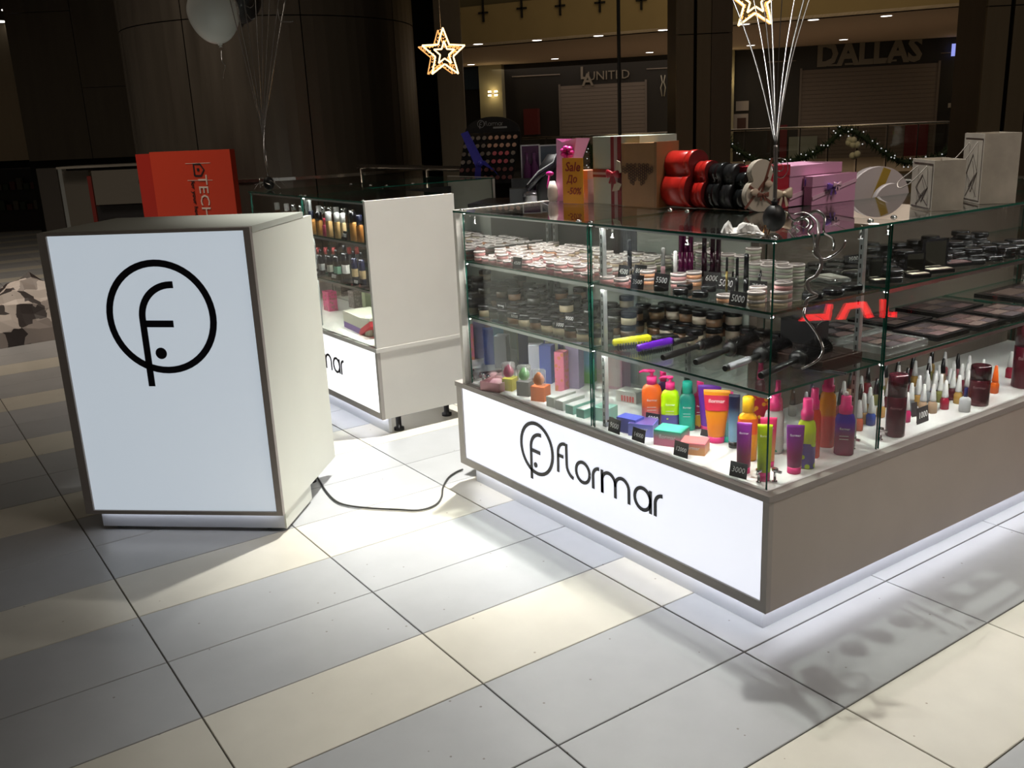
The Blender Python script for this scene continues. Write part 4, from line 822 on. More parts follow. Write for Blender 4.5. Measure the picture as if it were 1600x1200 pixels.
carton(806, 557, 12, 520, .03, pm('leaf carton', (.15, .38, .12), .5), 'green carton between the coral tubes', .3)
def capsule(px, py, top, wpx, label):
    b, h, w = fit(px, py, top, wpx); r = w / 2; t = thing('coral_tube', label, 'tube', b); MB().lathe([(r, 0), (r, h * .3), (r * .93, h * .33), (r * .86, h * .88), (r * .6, h * .97), (r * .1, h)], 18).obj('body', pm('coral plastic', (.75, .12, .12), .35), t); MB().lathe([(r * 1.02, 0), (r * 1.02, h * .05)], 18).obj('foot_ring', PAPW, t)
capsule(790, 562, 512, 11, 'coral rounded tube, the left one of the front pair'); capsule(810, 566, 517, 13, 'coral rounded tube, the right one of the front pair'); capsule(845, 560, 527, 10, 'coral rounded tube behind the blue cartons')
carton(849, 592, 22, 540, .05, pm('white blue carton', (.62, .64, .72), .5), 'blue carton with a white front beside the pink fruit carton', .9); 
carton(862, 600, 20, 541, .04, pm('slate blue carton', (.07, .10, .32), .5), 'slate blue carton left of the pink fruit carton', .5)
carton(875, 585, 26, 530, .04, pm('indigo carton', (.09, .08, .28), .5), 'indigo carton with pale label behind the slate blue one', .5, front=pm('pale label', (.5, .5, .35), .6))
carton(882, 612, 16, 551, .045, blob('pink fruit carton', (.70, .20, .30), (.62, .22, .10), 55), 'pink carton printed with fruit', .5)
carton(905, 608, 22, 540, .05, pm('lavender carton', (.30, .27, .42), .5), 'lavender carton right of the pink fruit carton', .5)
carton(925, 600, 18, 536, .05, grad('sky fruit carton', (.15, .35, .5), (.15, .40, .10), .1), 'blue and green carton behind the middle glass joint', .5)
carton(972, 610, 34, 556, .06, pm('mauve carton', (.48, .30, .36), .5), 'mauve carton right of the middle upright', .3, front=pm('pink grey front', (.5, .42, .42), .5))
t = carton(994, 632, 38, 615, .06, pm('rose white carton', (.62, .60, .56), .5), 'low carton with red stripes right of the middle upright', .25); 
for k in range(5): MB().box((-.060 + k * .011, -.0008, .004), (-.053 + k * .011, 0, .024)).obj('red_stripe', pm('red stripe', (.62, .08, .07), .6), t)
carton(800, 575, 14, 566, .04, pm('salmon carton', (.6, .25, .18), .5), 'flat salmon carton behind the sponges', .3)
for k, (bx, by, mt, lb) in enumerate(((866, 645, pm('white mint carton', (.66, .70, .66), .5), 'white box first in the row of four by the middle joint'), (880, 651, pm('white carton', (.68, .68, .66), .5), 'white box second in the row of four by the middle joint'), (896, 658, pm('aqua carton', (.30, .60, .52), .4), 'aqua box third in the row of four by the middle joint'), (913, 664, pm('aqua carton 2', (.24, .58, .50), .4), 'aqua box last in the row of four by the middle joint'))):
    carton(bx, by, 17, by - 23, .11, mt, lb, .15, lid=pm('silver top', (.62, .64, .64), .3))
carton(950, 660, 30, 640, .06, pm('aqua carton', (.3, .6, .52), .4), 'aqua box right of the middle upright', .3)
def tray(px, py, wpx, label, top):
    b = on(px, py, DK); w = wpx / FPX * (b - CAM).dot(CF); t = thing('gift_tray', label, 'box', b, .35); h = zat(top, b.x, b.y) - DK; d = .09
    PK = pm('pale pink board', (.68, .38, .42), .6); MB().box((-w, 0, 0), (0, .002, h)).box((-w, d, 0), (0, d + .002, h)).box((-w, .002, 0), (-w + .002, d, h)).box((-.002, .002, 0), (0, d, h)).box((-w, 0, 0), (0, d, .002)).obj('tray_body', PK, t)
    MB().loft([(.004, w * .36, d * .3, 3), (h * .7, w * .32, d * .26, 3), (h * 1.05, w * .2, d * .15, 2)], 14).obj('contents', pm('pink satin', (.75, .42, .48), .35), t, (-w / 2, d / 2, 0))
tray(757, 583, 30, 'pale pink gift tray at the far left end', 574); tray(781, 614, 38, 'pale pink gift tray before the yellow tube', 600)
tray(768, 596, 18, 'pale pink gift tray tucked between the other two', 588)
a = on(747, 564, DK + .03); b = on(783, 575, DK + .03); m = MB(); e = b - a; L = e.length
m.loft([(0, .004, .004), (.012, .009, .009), (L * .2, .016, .016), (L * .8, .019, .019), (L * .97, .015, .015), (L, .006, .006)], 14)
t = thing('banana_lotion', 'yellow banana shaped bottle lying on the pink trays', 'bottle', a, (0, PI / 2, math.atan2(e.y, e.x))); m.obj('body', pm('banana yellow', (.82, .62, .02), .3), t); MB().lathe([(.006, -.012), (.006, .002)], 8).obj('cap', pm('olive cap', (.35, .38, .04), .4), t)

# ------------------------------------------------------------------ brushes on the corner's lower shelf
BR = M('brush black', (.010, .009, .010), .35); BRS = M('bristle black', (.02, .018, .02), .4); STEEL = M('bristle steel', (.25, .25, .26), .3, .8)
def brush_at(pa, pb, z): 
    a = on(*pa, z); b = on(*pb, z); s_ = max(0, .048 - a.y); a.y += s_; b.y += s_; return a, b, (b - a).length, math.atan2(b.y - a.y, b.x - a.x)
def vent_brush(pa, pb, body, handle, label, hl=.0):
    a, b, L, an = brush_at(pa, pb, S2 + .028); t = thing('vent_brush', label, 'hairbrush', a, an)
    MB().loft([(0, .006, .004), (.005, .011, .006), (L * .45, .013, .006), (L * .9, .014, .006), (L, .008, .004)], 14).obj('back', body, t, (0, 0, 0), (0, PI / 2, 0))
    m = MB(); x = L * .12
    while x < L * .95:
        for y in (-.010, -.005, 0, .005, .010): m.tube([(x, y, -.004), (x, y * 1.25, -.0245)], .0013, 4)
        x += .0085
    m.obj('bristles', BRS, t)['kind'] = 'stuff'
    MB().loft([(0, .012, .009), (L * .25, .008, .006), (L * .55, .009, .007), (L * .7, .005, .005)], 12).obj('handle', handle, t, (L * .98, 0, -.004), (0, PI / 2, 0)); return t
vent_brush((945, 538), (1007, 531), pm('yellow brush', (.82, .76, .02), .35), BR, 'yellow vent brush lying bristles down at the left of the brush row')
vent_brush((984, 547), (1042, 535), pm('purple brush', (.16, .02, .55), .3), BR, 'purple vent brush lying next to the yellow one')
def round_brush(pa, pb, label, r=.022, steel=False, ring=None, hf=.52):
    a, b, L, an = brush_at(pa, pb, S2 + r + .002); t = thing('round_brush', label, 'hairbrush', a, an); R3 = random.Random(int(pa[0]))
    MB().loft([(0, .0075, .0075), (.003, .0095, .0095), (L * hf * .5, .0095, .0095), (L * hf * .8, .0075, .0075), (L * hf, .008, .008)], 16).obj('handle', STEEL if False else BR, t, (0, 0, 0), (0, PI / 2, 0))
    if steel: MB().loft([(.012, .0099, .0099), (L * hf * .7, .0099, .0099)], 16, caps=(False, False)).obj('silver_grip', pm('silver grip', (.5, .5, .55), .25, metal=.5), t, (0, 0, 0), (0, PI / 2, 0))
    MB().loft([(L * hf, .008, .008), (L * hf + .006, r * .72, r * .72), (L * hf + .02, r * .74, r * .74), (L * hf + .022, r * .6, r * .6)], 18).obj('collar', BR, t, (0, 0, 0), (0, PI / 2, 0))
    MB().loft([(L * hf + .02, r * .55, r * .55), (L - .004, r * .5, r * .5)], 16).obj('barrel', STEEL if ring else BR, t, (0, 0, 0), (0, PI / 2, 0))
    MB().loft([(L - .004, r * .7, r * .7), (L, r * .66, r * .66)], 16).obj('end_cap', BR, t, (0, 0, 0), (0, PI / 2, 0))
    m = MB(); x = L * hf + .025
    while x < L - .006:
        for k in range(22):
            q = 2 * PI * (k + R3.random() * .6) / 22; c, s = math.cos(q), math.sin(q); rr = r * R3.uniform(.98, 1.12)
            m.add([(x - .0011, c * r * .5, s * r * .5), (x + .0011, c * r * .5, s * r * .5), (x + R3.uniform(-.001, .001), c * rr, s * rr)], [(0, 1, 2)])
            m.add([(x, c * r * .5 - s * .0012, s * r * .5 + c * .0012), (x, c * r * .5 + s * .0012, s * r * .5 - c * .0012), (x, c * rr, s * rr)], [(0, 1, 2)])
        x += .0035
    m.obj('bristles', BRS, t)['kind'] = 'stuff'; return t
round_brush((1022, 562), (1112, 533), 'black handled brush right of the purple one', .018, hf=.6)
round_brush((1062, 572), (1157, 536), 'black round brush, third from the counter corner', .028)
round_brush((1105, 583), (1205, 545), 'round brush with a silver grip and hanging hole', .030, steel=True)
round_brush((1163, 594), (1268, 548), 'biggest black round brush behind the corner glass edge', .034)
round_brush((1010, 530), (1098, 516), 'small dark brush lying behind the vent brushes', .016)
a, b, L, an = brush_at((1252, 574), (1322, 584), S2 + .006); t = thing('comb', 'grey comb lying on the shelf right of the round brushes', 'comb', a, an); MB().box((0, 0, -.003), (L, .008, .001)).obj('spine', pm('smoke plastic', (.10, .10, .11), .2), t); m = MB()
for k in range(int(L / .0032)): m.box((k * .0032, -.016, -.002), (k * .0032 + .0014, 0, 0))
m.obj('comb_teeth', pm('smoke plastic'), t)['kind'] = 'stuff'

# ------------------------------------------------------------------ jars and compacts in rows
GRP = {}
def proto_jar(kind, parts, label, cat, name, group):
    t = thing(name, label, cat, (0, 0, -50), 0, group)
    for nm_, mb_, mt in parts: mb_.obj(nm_, mt, t)
    GRP[kind] = [t, True]; return t
def put(kind, loc, rot=0, label=None, sc=1.):
    t, first = GRP[kind]
    if first: t.location = loc; t.rotation_euler = (0, 0, rot); GRP[kind][1] = False; o = t
    else: o = dup(t, loc, rot)
    if label: o['label'] = label
    o.scale = (sc, sc, sc); return o
CLR = M('clear rim', (.60, .52, .51), .2); LIDG = M('smoky lid', (.20, .165, .16), .2)
def compact_parts(c, r=.0215, h=.017):
    return [('pan', MB().lathe([(r * .9, 0), (r * .97, .002), (r * .97, h * .62)], 16), pm('%s powder' % c[0], c[1], .35)), ('lid', MB().lathe([(r, h * .62), (r, h * .95), (r * .95, h), (r * .82, h)], 16, caps=(True, False)), [CLR]), ('lid_window', MB().lathe([(r * .82, h - .0003), (r * .80, h * .955), (.0005, h * .955)], 16, caps=(False, False)), LIDG)]
TINTS = [('blush pink', (.66, .33, .33)), ('peach', (.72, .36, .20)), ('beige', (.60, .47, .33)), ('ivory', (.68, .62, .50)), ('rose', (.60, .25, .28))]
for k, c in enumerate(TINTS): proto_jar('c%d' % k, compact_parts(c), 'round %s powder jar with clear lid in the rows of the left upper shelf' % c[0], 'powder jar', 'powder_jar', 'round powder jars on the left upper shelf')
for i in range(14):
    for j in range(8):
        x = -1.405 + i * .0475 + R.uniform(-.004, .004) + (.02 if j % 2 else 0); y = .078 + j * .046 + R.uniform(-.004, .004)
        if x > -.745: continue
        k = (4 if i % 5 == 4 else 0) if j < 3 else (1 if i < 6 and j < 5 else (2 if j < 6 else 3))
        if i > 9 and j > 4: k = 3
        for s in range(2 if R.random() < (.75 if j > 0 else .45) else 1): put('c%d' % k, (x + R.uniform(-.002, .002), y, S1 + .0005 + s * .0175), R.uniform(0, 6))
# dark lidded jars, lower shelf
def jar_parts(c, r=.026, h=.040): return [('jar_body', MB().lathe([(r * .88, 0), (r * .95, .003), (r * .95, h * .62)], 18), pm(c[0] + ' jar', c[1], .15)), ('lid', MB().lathe([(r, h * .6), (r, h * .96), (r * .95, h), (.001, h)], 18, caps=(True, False)), BLK)]
for k, c in enumerate((('smoky', (.05, .05, .045)), ('cream', (.50, .42, .28)), ('brown', (.16, .09, .05)))): proto_jar('j%d' % k, jar_parts(c), '%s jar with a black lid in the packed rows of the left lower shelf' % c[0], 'jar', 'cosmetic_jar', 'black lidded jars on the left lower shelf')
for i in range(11):
    for j in range(6):
        x = -1.40 + i * .064 + (.028 if j % 2 else 0); y = .085 + j * .064
        if x > -.75: continue
        for s in range(2 if j > 1 and R.random() < .4 else 1): put('j%d' % (R.choice([1, 1, 2, 2, 0]) if i > 3 else R.choice([0, 0, 1, 2])), (x + R.uniform(-.004, .004), y + R.uniform(-.004, .004), S2 + .0005 + s * .041), R.uniform(0, 6))
for k, c in enumerate((('brown', (.20, .11, .07)), ('pale', (.42, .36, .28)))): proto_jar('k%d' % k, jar_parts(c, .027, .044), '%s jar with black lid at the back of the corner\'s lower shelf' % c[0], 'jar', 'cosmetic_jar', 'jars at the back of the corner shelf')
for i in range(9):
    for j in range(3):
        x = -.69 + i * .058 - j * .02; y = .43 - j * .065
        if x > -.5 and j > 0 or x > -.24: continue
        for s in range(2 if i < 4 and j < 2 else 1): put('k%d' % ((i + j) % 2), (x, y, S2 + .0005 + s * .045), 0)
# corner upper shelf
for k, c in enumerate(TINTS[:3]): proto_jar('d%d' % k, compact_parts(c, .023, .020), 'round %s powder jar with clear lid on the corner\'s upper shelf' % c[0], 'powder jar', 'powder_jar', 'round powder jars on the corner upper shelf')
for (px, py, n, k) in ((949, 445, 1, 0), (971, 449, 1, 0), (958, 428, 1, 1), (990, 442, 1, 0), (1012, 444, 2, 1), (1060, 449, 2, 0), (1084, 446, 2, 1), (1015, 426, 1, 0), (1000, 418, 1, 0), (972, 418, 1, 1)):
    b = tuck(on(px, py, S1), .03)
    for s in range(n): put('d%d' % k, (b.x, b.y, S1 + .0005 + s * .0205))
for (px, py, n, k, lb) in ((1133, 479, 1, 1, 'left of the front 5000 tag'), (1181, 485, 2, 2, 'right of the front 5000 tag'), (1184, 472, 2, 0, 'behind the pair right of the 5000 tag'), (1217, 493, 2, 2, 'at the very corner'), (1223, 480, 3, 0, 'in the tall stack just right of the corner edge')):
    b = tuck(on(px, py, S1), .036)
    for s in range(n): put('d%d' % k, (b.x, b.y, S1 + .0005 + s * .0205), 0, 'clear lidded %s jar %s, %s' % (TINTS[k][0], lb.replace('in the tall stack ', '').replace('right of the front', 'right of front'), 'bottom one' if s == 0 and n > 1 else ('top one' if s == n - 1 and n > 1 else ('middle one' if n > 1 else 'single'))))
# pale stacked jars at the back of the corner
proto_jar('p0', compact_parts(('pale sage', (.52, .55, .45)), .024, .0165), 'pale round jar in the tall stacks at the back of the corner upper shelf', 'powder jar', 'powder_jar', 'stacked pale jars at the back of the corner')
for i in range(9):
    for j in range(2):
        x = -.70 + i * .052; y = .375 + j * .05
        if x > -.25: continue
        for s in range(R.choice([3, 4, 4, 5]) if i < 6 else 3): put('p0', (x + R.uniform(-.002, .002), y + R.uniform(-.002, .002), S1 + .0005 + s * .017))
# dark stick products
def stick(px, py, top, wpx, mat, label, capm=None, cf=.5, z=S1, sq=2, name='makeup_pen', cat='makeup'):
    b, h, w = fit(px, py, top, wpx, z + .0005); r = w / 2; t = thing(name, label, cat, b, .3)
    MB().loft([(0, r, r, sq), (h * cf, r, r, sq)], 12).obj('barrel', mat, t); MB().loft([(h * cf, r * .96, r * .96, sq), (h * .97, r * .9, r * .9, sq), (h, r * .6, r * .6, sq)], 12).obj('cap', capm or mat, t)
WINE = pm('wine gloss', (.09, .004, .045), .2)
for k, px in enumerate((1064, 1071.5, 1079)): stick(px, 434, 352, 8, WINE, 'wine mascara tube %s of the close trio' % ['left', 'middle', 'right'][k], sq=2.5)
for k, px in enumerate((1100, 1113, 1122)): stick(px, 432, 356, 7.5, pm('black wine gloss', (.025, .003, .012), .25), 'blackish tall tube %s of the spaced trio' % ['left', 'middle', 'right'][k], sq=2.5)
stick(984, 428, 374, 7, BLK, 'slim black pen with a grey band behind the 4500 tag', M('grey pen cap', (.06, .06, .065), .3), .7)
stick(1036, 431, 387, 7, pm('pale pink barrel', (.70, .42, .46), .4), 'liner pen with striped cap and black tip', pm('striped cap', (.5, .5, .5), .4), .35)
stick(1055, 448, 392, 6.5, pm('pale pink barrel'), 'liner pen with a tall white cap', PAPW, .4)
stick(1135, 456, 402, 4, pm('gold stem', (.20, .14, .04), .3, metal=.6), 'thin gold stemmed lip gloss behind the 5000 tags', BLK, .6)
stick(1151, 458, 402, 5, BLK, 'slim black pencil left of the big black mascara')
stick(1165, 463, 396, 8, BLK, 'thick black mascara left of the 7500 tag', BLK, .45)
def flat_compact(loc, rot, label, group=None, r=.028, name='black_compact'):
    k = 'fc%.3f' % r
    if k not in GRP: proto_jar(k, [('case', MB().loft([(0, r * .96, r * .96, 2.6), (.002, r, r, 2.6), (.009, r, r, 2.6), (.0095, r * .985, r * .985, 2.6)], 18), BLK), ('lid', MB().loft([(.0098, r, r, 2.6), (.014, r, r, 2.6), (.0165, r * .9, r * .9, 2.6)], 18), M('lid black', (.012, .012, .014), .1))], label, 'compact', name, group)
    o = put(k, loc, rot, label); o['group'] = group or 'black compacts'; return o
for px, py, lb in ((1033, 454, 'below the 5500 tag'), (1070, 452, 'right of the white capped pen'), (1063, 460, 'front one of the three by the shelf edge'), (1094, 464, 'rightmost of the three by the shelf edge'), (1107, 455, 'below the 6000 tag'), (1143, 470, 'behind the front 5000 tag'), (1085, 434, 'behind the 6000 tag, left one'), (1118, 430, 'behind the 6000 tag, right one'), (1152, 432, 'left of the 1500 tag'), (1060, 428, 'under the wine mascaras')):
    b = on(px, py, S1); flat_compact((b.x, b.y, S1 + .0006), R.uniform(0, 1), 'round black compact, ' + lb, 'black compacts on the corner upper shelf', .021)
b = on(1132, 428, S1); 
# right part of corner and right wing: black compacts and palettes
for i in range(16):
    for j in range(6):
        x = -.085 - j * .062; y = .075 + i * .068 * 1.25
        if y < .49 and (x < -.13 or y < .2): continue
        if .44 < y < .52: continue
        if j == 0 and .60 < y < 1.0: continue
        for s in range(R.choice([1, 1, 2, 3]) if j > 1 else R.choice([1, 2])): flat_compact((x + R.uniform(-.006, .006), y + R.uniform(-.006, .006), S1 + .0006 + s * .0175), R.uniform(0, 1.5), 'flat black compact in the crowded rows on the right wing\'s upper shelf', 'black compacts on the right wing upper shelf', .027)
def palette(px, py, wpx, dep, label, z, clear=False, open_=False, ang=0., h=.012, tone=(.10, .06, .06), lidh=0):
    b = on(px, py, z + .0006); w = wpx / FPX * (b - CAM).dot(CF); t = thing('makeup_palette', label, 'palette', b, ang)
    MB().box((-w, 0, 0), (0, dep, h * .8)).obj('tray', CLEARP if clear else BLK, t); MB().box((-w * .94, dep * .06, h * .8), (-w * .06, dep * .94, h)).obj('inset', M('palette tone %.2f%.2f' % tone[:2], tone, .3), t)
    if open_:
        MB().box((-w, dep, h * .6), (0, dep + .004, lidh)).obj('lid', BLK, t); MB().box((-w * .9, dep - .0006, h + .004), (-w * .1, dep, lidh * .93)).obj('mirror', MIRR, t)
        for k in range(2): MB().box((-w * (.92 - .46 * k), dep * .12, h), (-w * (.52 - .46 * k), dep * .85, h + .0006)).obj('powder_pan', pm(['ivory pan', 'taupe pan'][k], [(.72, .66, .52), (.36, .30, .24)][k], .6), t)
    return t
palette(1492, 425, 46, .035, 'open black palette with a tall mirror lid and ivory pans', S1, open_=True, ang=1.2, lidh=.095)
palette(1455, 433, 36, .03, 'open black palette with a shorter dark lid beside the tall one', S1, open_=True, ang=1.2, lidh=.07)
palette(1390, 443, 26, .03, 'open black palette just left of the side glass joint', S1, open_=True, ang=1.2, lidh=.07)
palette(1523, 414, 50, .06, 'flat closed dark palette right of the open ones', S1, ang=1.3)
palette(1330, 440, 40, .10, 'clear topped palette in the right pane, left one', S1, clear=True, ang=1.25, tone=(.35, .33, .30)); palette(1365, 432, 40, .08, 'clear topped palette in the right pane, right one', S1, clear=True, ang=1.25, tone=(.22, .20, .16))
for k, (x, y, w, d, c, tone, lb) in enumerate(((-.06, .56, .15, .20, True, (.06, .05, .05), 'nearest clear framed palette on the right wing\'s lower shelf'), (-.06, .80, .15, .18, False, (.08, .055, .055), 'brownish palette just beyond the nearest clear framed one'), (-.05, 1.0, .16, .17, False, (.10, .06, .055), 'third palette along the right wing\'s lower shelf edge'), (-.05, 1.19, .16, .22, False, (.07, .045, .045), 'fourth palette along the right wing\'s lower shelf edge'),
        (-.23, .56, .17, .24, True, (.02, .02, .025), 'clear framed palette behind the nearest one'), (-.23, .84, .17, .22, False, (.03, .028, .03), 'dark palette in the back row, second'), (-.23, 1.10, .17, .26, False, (.04, .03, .035), 'dark palette in the back row, third'), (-.05, 1.5, .3, .4, False, (.06, .04, .04), 'largest dark palette far along the right wing'), (-.06, .10, .0, .0, False, (0, 0, 0), ''))):
    if not w: continue
    t = thing('makeup_palette', lb, 'palette', (x, y, S2 + .0006)); MB().box((-w, 0, 0), (0, d - .012, .014 if not c else .02)).obj('tray', CLEARP if c else BLK, t); q = MB().box((-w * .92, d * .07, .0145 if not c else .0202), (-w * .08, d * .86, .0152 if not c else .0208)).obj('inset', M('inset %d' % k, tone, .25), t)
    for a_ in range(3):
        for b_ in range(2): MB().box((-w * (.88 - .28 * a_), d * (.12 + .37 * b_), .0153 if not c else .021), (-w * (.64 - .28 * a_), d * (.43 + .37 * b_), .0156 if not c else .0214)).obj('powder_pan', M('dark pan %d' % ((a_ + b_ + k) % 3), [(.09, .05, .05), (.12, .08, .07), (.05, .035, .04)][(a_ + b_ + k) % 3], .5), t)
t = thing('flat_case', 'large brown flat case on the corner\'s lower shelf, right side', 'box', (-.07, .28, S2 + .0006), 0); MB().box((-.30, 0, 0), (0, .17, .03)).obj('case_body', M('dark brown case', (.05, .03, .025), .25), t); MB().box((-.29, .01, .03), (-.01, .16, .033)).obj('lid', M('dark brown lid', (.035, .022, .02), .12), t)
t = thing('black_box', 'black box standing behind the brown flat case', 'box', (-.19, .40, S2 + .034)); MB().box((-.12, 0, 0), (0, .06, .065)).obj('box_body', BLKM, t)

# ------------------------------------------------------------------ perfume case contents
AMB = pm('amber perfume', (.62, .30, .09), .12); NAV = pm('navy cap gloss', (.012, .014, .04), .25)
def perfume(px, py, top, wpx, body, cap, label, z=S1, capf=.36, capw=.62, neck=True, band=None):
    b, h, w = fit(px, py, top, wpx, z + .0006); r = w / 2; t = thing('perfume_bottle', label, 'perfume', b, .1); H_ = h * (1 - capf)
    MB().loft([(0, r * .92, r * .6, 4), (.003, r, r * .66, 4), (H_ * .93, r, r * .66, 4), (H_, r * .8, r * .5, 3)], 16).obj('bottle', body, t); MB().loft([(H_, r * capw, r * capw, 2), (h - .003, r * capw, r * capw, 2), (h, r * capw * .7, r * capw * .7, 2)], 14).obj('cap', cap, t)
    if band: MB().loft([(h * band[0], r * 1.02, r * .68, 4), (h * band[1], r * 1.02, r * .68, 4)], 16, caps=(False, False)).obj('label', band[2], t)
for px, py, tp, w, bd, cp, cw, lb in ((489, 366, 329, 13, AMB, NAV, .62, 'amber perfume with navy cap, leftmost beside the podium'), (501, 368, 331, 11, AMB, BLK, .8, 'amber perfume with a wide black cap behind the tag'), (509, 369, 341, 9, pm('rose perfume', (.72, .10, .20), .15), pm('rose cap', (.6, .05, .1), .3), .5, 'small rose perfume between amber ones'), (516, 371, 331, 12, pm('honey perfume', (.70, .45, .20), .12), PAPW, .8, 'honey perfume with white cap, leftmost white capped'), (529, 373, 332, 11, pm('honey perfume'), PAPW, .8, 'honey perfume with white cap in the middle'), (538, 375, 333, 11, pm('pale honey perfume', (.74, .55, .30), .12), PAPW, .8, 'paler perfume with white cap behind the second tag'),
        (554, 378, 331, 13, AMB, BLK, .8, 'amber perfume with black cap left of the end wall'), (564, 380, 336, 12, pm('deep amber perfume', (.50, .20, .05), .12), NAV, .8, 'deep amber perfume touching the end wall')):
    perfume(px, py, tp, w, bd, cp, lb, capw=cw)
for k, (px, py) in enumerate(((445, 333), (456, 334), (468, 336), (495, 338), (503, 339), (513, 340), (522, 341), (534, 343), (546, 346), (430, 331))):
    b = on(px, py + 14, S1); t = thing('silver_capped_perfume', 'silver capped perfume in the back row of the perfume shelf', 'perfume', (b.x, b.y + .02, S1 + .0006), 0, 'silver capped perfumes in the back row')
    MB().loft([(0, .016, .012, 4), (.06, .016, .012, 4)], 12).obj('bottle', pm('smoky perfume', (.20, .12, .08), .15), t); MB().lathe([(.014, .06), (.014, .098), (.012, .1)], 14).obj('cap', CHROME if k % 3 else PAPW, t)
for px, py, tp, w, bd, cp, bn, lb in ((489, 428, 388, 10, BLK, BLK, pm('sage band', (.22, .42, .30), .5), 'dark bottle with a sage green band at the left end'), (504, 430, 389, 11, BLK, BLK, pm('grey band', (.45, .48, .48), .5), 'dark bottle with a grey band, second on its shelf'), (517, 433, 390, 10, BLK, BLK, pm('beige grey band', (.42, .42, .36), .5), 'dark bottle with beige grey band, third on its shelf'), (529, 437, 390, 12, BLK, BLK, pm('sage band'), 'dark bottle with a sage band left of the white banded one'), (542, 438, 383, 13, BLK, BLK, pm('white band', (.70, .68, .64), .5), 'dark bottle with the widest white band'), (556, 442, 392, 11, NAV, BLK, pm('tan band', (.55, .40, .22), .5), 'navy bottle with a tan band'), (568, 446, 394, 11, NAV, BLK, pm('tan band'), 'navy bottle with a tan band against the end wall')):
    perfume(px, py, tp, w, bd, cp, lb, z=S2, capf=.22, capw=.42, band=(.2, .45, bn))
for k, px in enumerate((500, 512, 524, 548, 560)): 
    b = on(px, 420, S2); t = thing('red_capped_bottle', 'dark bottle with a dull red cap behind the banded bottles, %s' % ['leftmost', 'second', 'third', 'fourth', 'rightmost'][k], 'bottle', (b.x, b.y, S2 + .0006)); MB().loft([(0, .014, .012, 3), (.075, .014, .012, 3)], 12).obj('bottle', BLKM, t); MB().lathe([(.011, .075), (.011, .105), (.008, .11)], 12).obj('cap', pm('dull red cap', (.38, .06, .06), .4), t)
b = on(536, 510, Z2 + .001); t = thing('wedge_box', 'white, red and purple wedge shaped gift box in the perfume case', 'box', (-2.50, .10, Z2 + .001), -.1)
MB().prism([(-.26, .03), (-.02, .03), (.11, .085), (.11, .098), (-.02, .082), (-.26, .082)], 0, .14).obj('lid', pm('cream lid', (.62, .60, .50), .5), t); MB().prism([(-.26, 0), (-.05, 0), (-.02, .03), (-.26, .03)], 0, .14).obj('base', pm('purple base', (.22, .12, .36), .5), t); MB().prism([(-.05, 0), (-.02, .0), (.11, .06), (.11, .084), (-.02, .03)], -.0006, .141).obj('red_side', pm('red side', (.62, .03, .05), .5), t)
perfume(577, 525, 494, 13, pm('cream pot', (.60, .62, .50), .5), pm('cream pot'), 'cream coloured pot beside the end wall, on the deck', z=Z2, capf=.2, capw=.9)
for px, py, tp, w, mt, lb in ((515, 487, 457, 22, blob('pink mottled carton', (.65, .12, .25), (.35, .18, .15), 60), 'pink mottled carton at the back of the perfume case'), (554, 482, 456, 20, blob('grey mottled carton', (.25, .22, .20), (.4, .36, .33), 60), 'grey mottled carton at the back of the perfume case'), (572, 484, 458, 12, pm('green grey carton', (.36, .42, .26), .5), 'greenish carton behind the wedge box')): carton(px, py, w, tp, .05, mt, lb, 0., z=Z2 + .001)
# ------------------------------------------------------------------ gifts standing on the back edge of the glass top
TOP = Z3 + .001
RIB = M('dark red ribbon', (.22, .006, .012), .35); PB = M('pale mint board', (.46, .50, .42), .6, noise=.03, nscale=10)
def gift(pl, pr, ptop, y, dep, mat, label, cat='gift box', name='gift_box', side=None, ang=None, side_mat=None):     # front face between pixels pl, pr at depth y
    a = on(*pl, y, 1); b = on(*pr, y, 1); z0 = TOP; w = b.x - a.x; h = zat(ptop, a.x, y) - z0; t = thing(name, label, cat, (a.x, y, z0), 0); MB().box((0, 0, 0), (w, dep, h)).obj('box_body', mat, t); return t, w, h
t, w, h = gift((928, 318), (1000, 318), 214, .44, .17, PB, 'tall pale mint gift box tied with a dark red ribbon')
MB().box((w * .40, -.002, 0), (w * .62, 0, h)).obj('ribbon', RIB, t); MB().box((w * .475, -.0028, 0), (w * .545, -.002, h)).obj('ribbon_stripe', M('pale ribbon print', (.42, .30, .28), .6), t)
MB().box((0, -.0024, h * .40), (w * .62, 0, h * .52)).obj('ribbon', RIB, t); MB().box((0, -.0032, h * .44), (w * .45, -.0024, h * .475)).obj('ribbon_stripe', M('pale ribbon print'), t)
def bow(parent, x, y, z, s, mat, knot=None, tails=True, rot=0):
    o = thing('bow', None, None) if 0 else None
    m = MB()
    for sg in (-1, 1):
        for up in (-1, 1): m.loft([(0, .12 * s, .10 * s, 2, 0, 0), (.3 * s, .22 * s, .10 * s, 2, 0, 0), (.55 * s, .30 * s, .09 * s, 2, 0, 0), (.7 * s, .26 * s, .05 * s, 2, 0, 0)], 12) if up > 0 else None
        n = len(m.v) - 48
        for i in range(n, len(m.v)): vx, vy, vz = m.v[i]; m.v[i] = (sg * vz, vy, vx)
        if tails: m.add([(0, -.04 * s, 0), (sg * .2 * s, -.05 * s, -.7 * s), (sg * .42 * s, -.05 * s, -.62 * s), (sg * .08 * s, -.04 * s, .04 * s)], [(0, 1, 2, 3)])
    m.sphere((0, -.06 * s, 0), .13 * s, 8); return m.obj('bow', mat, parent, (x, y, z), (0, rot, 0))
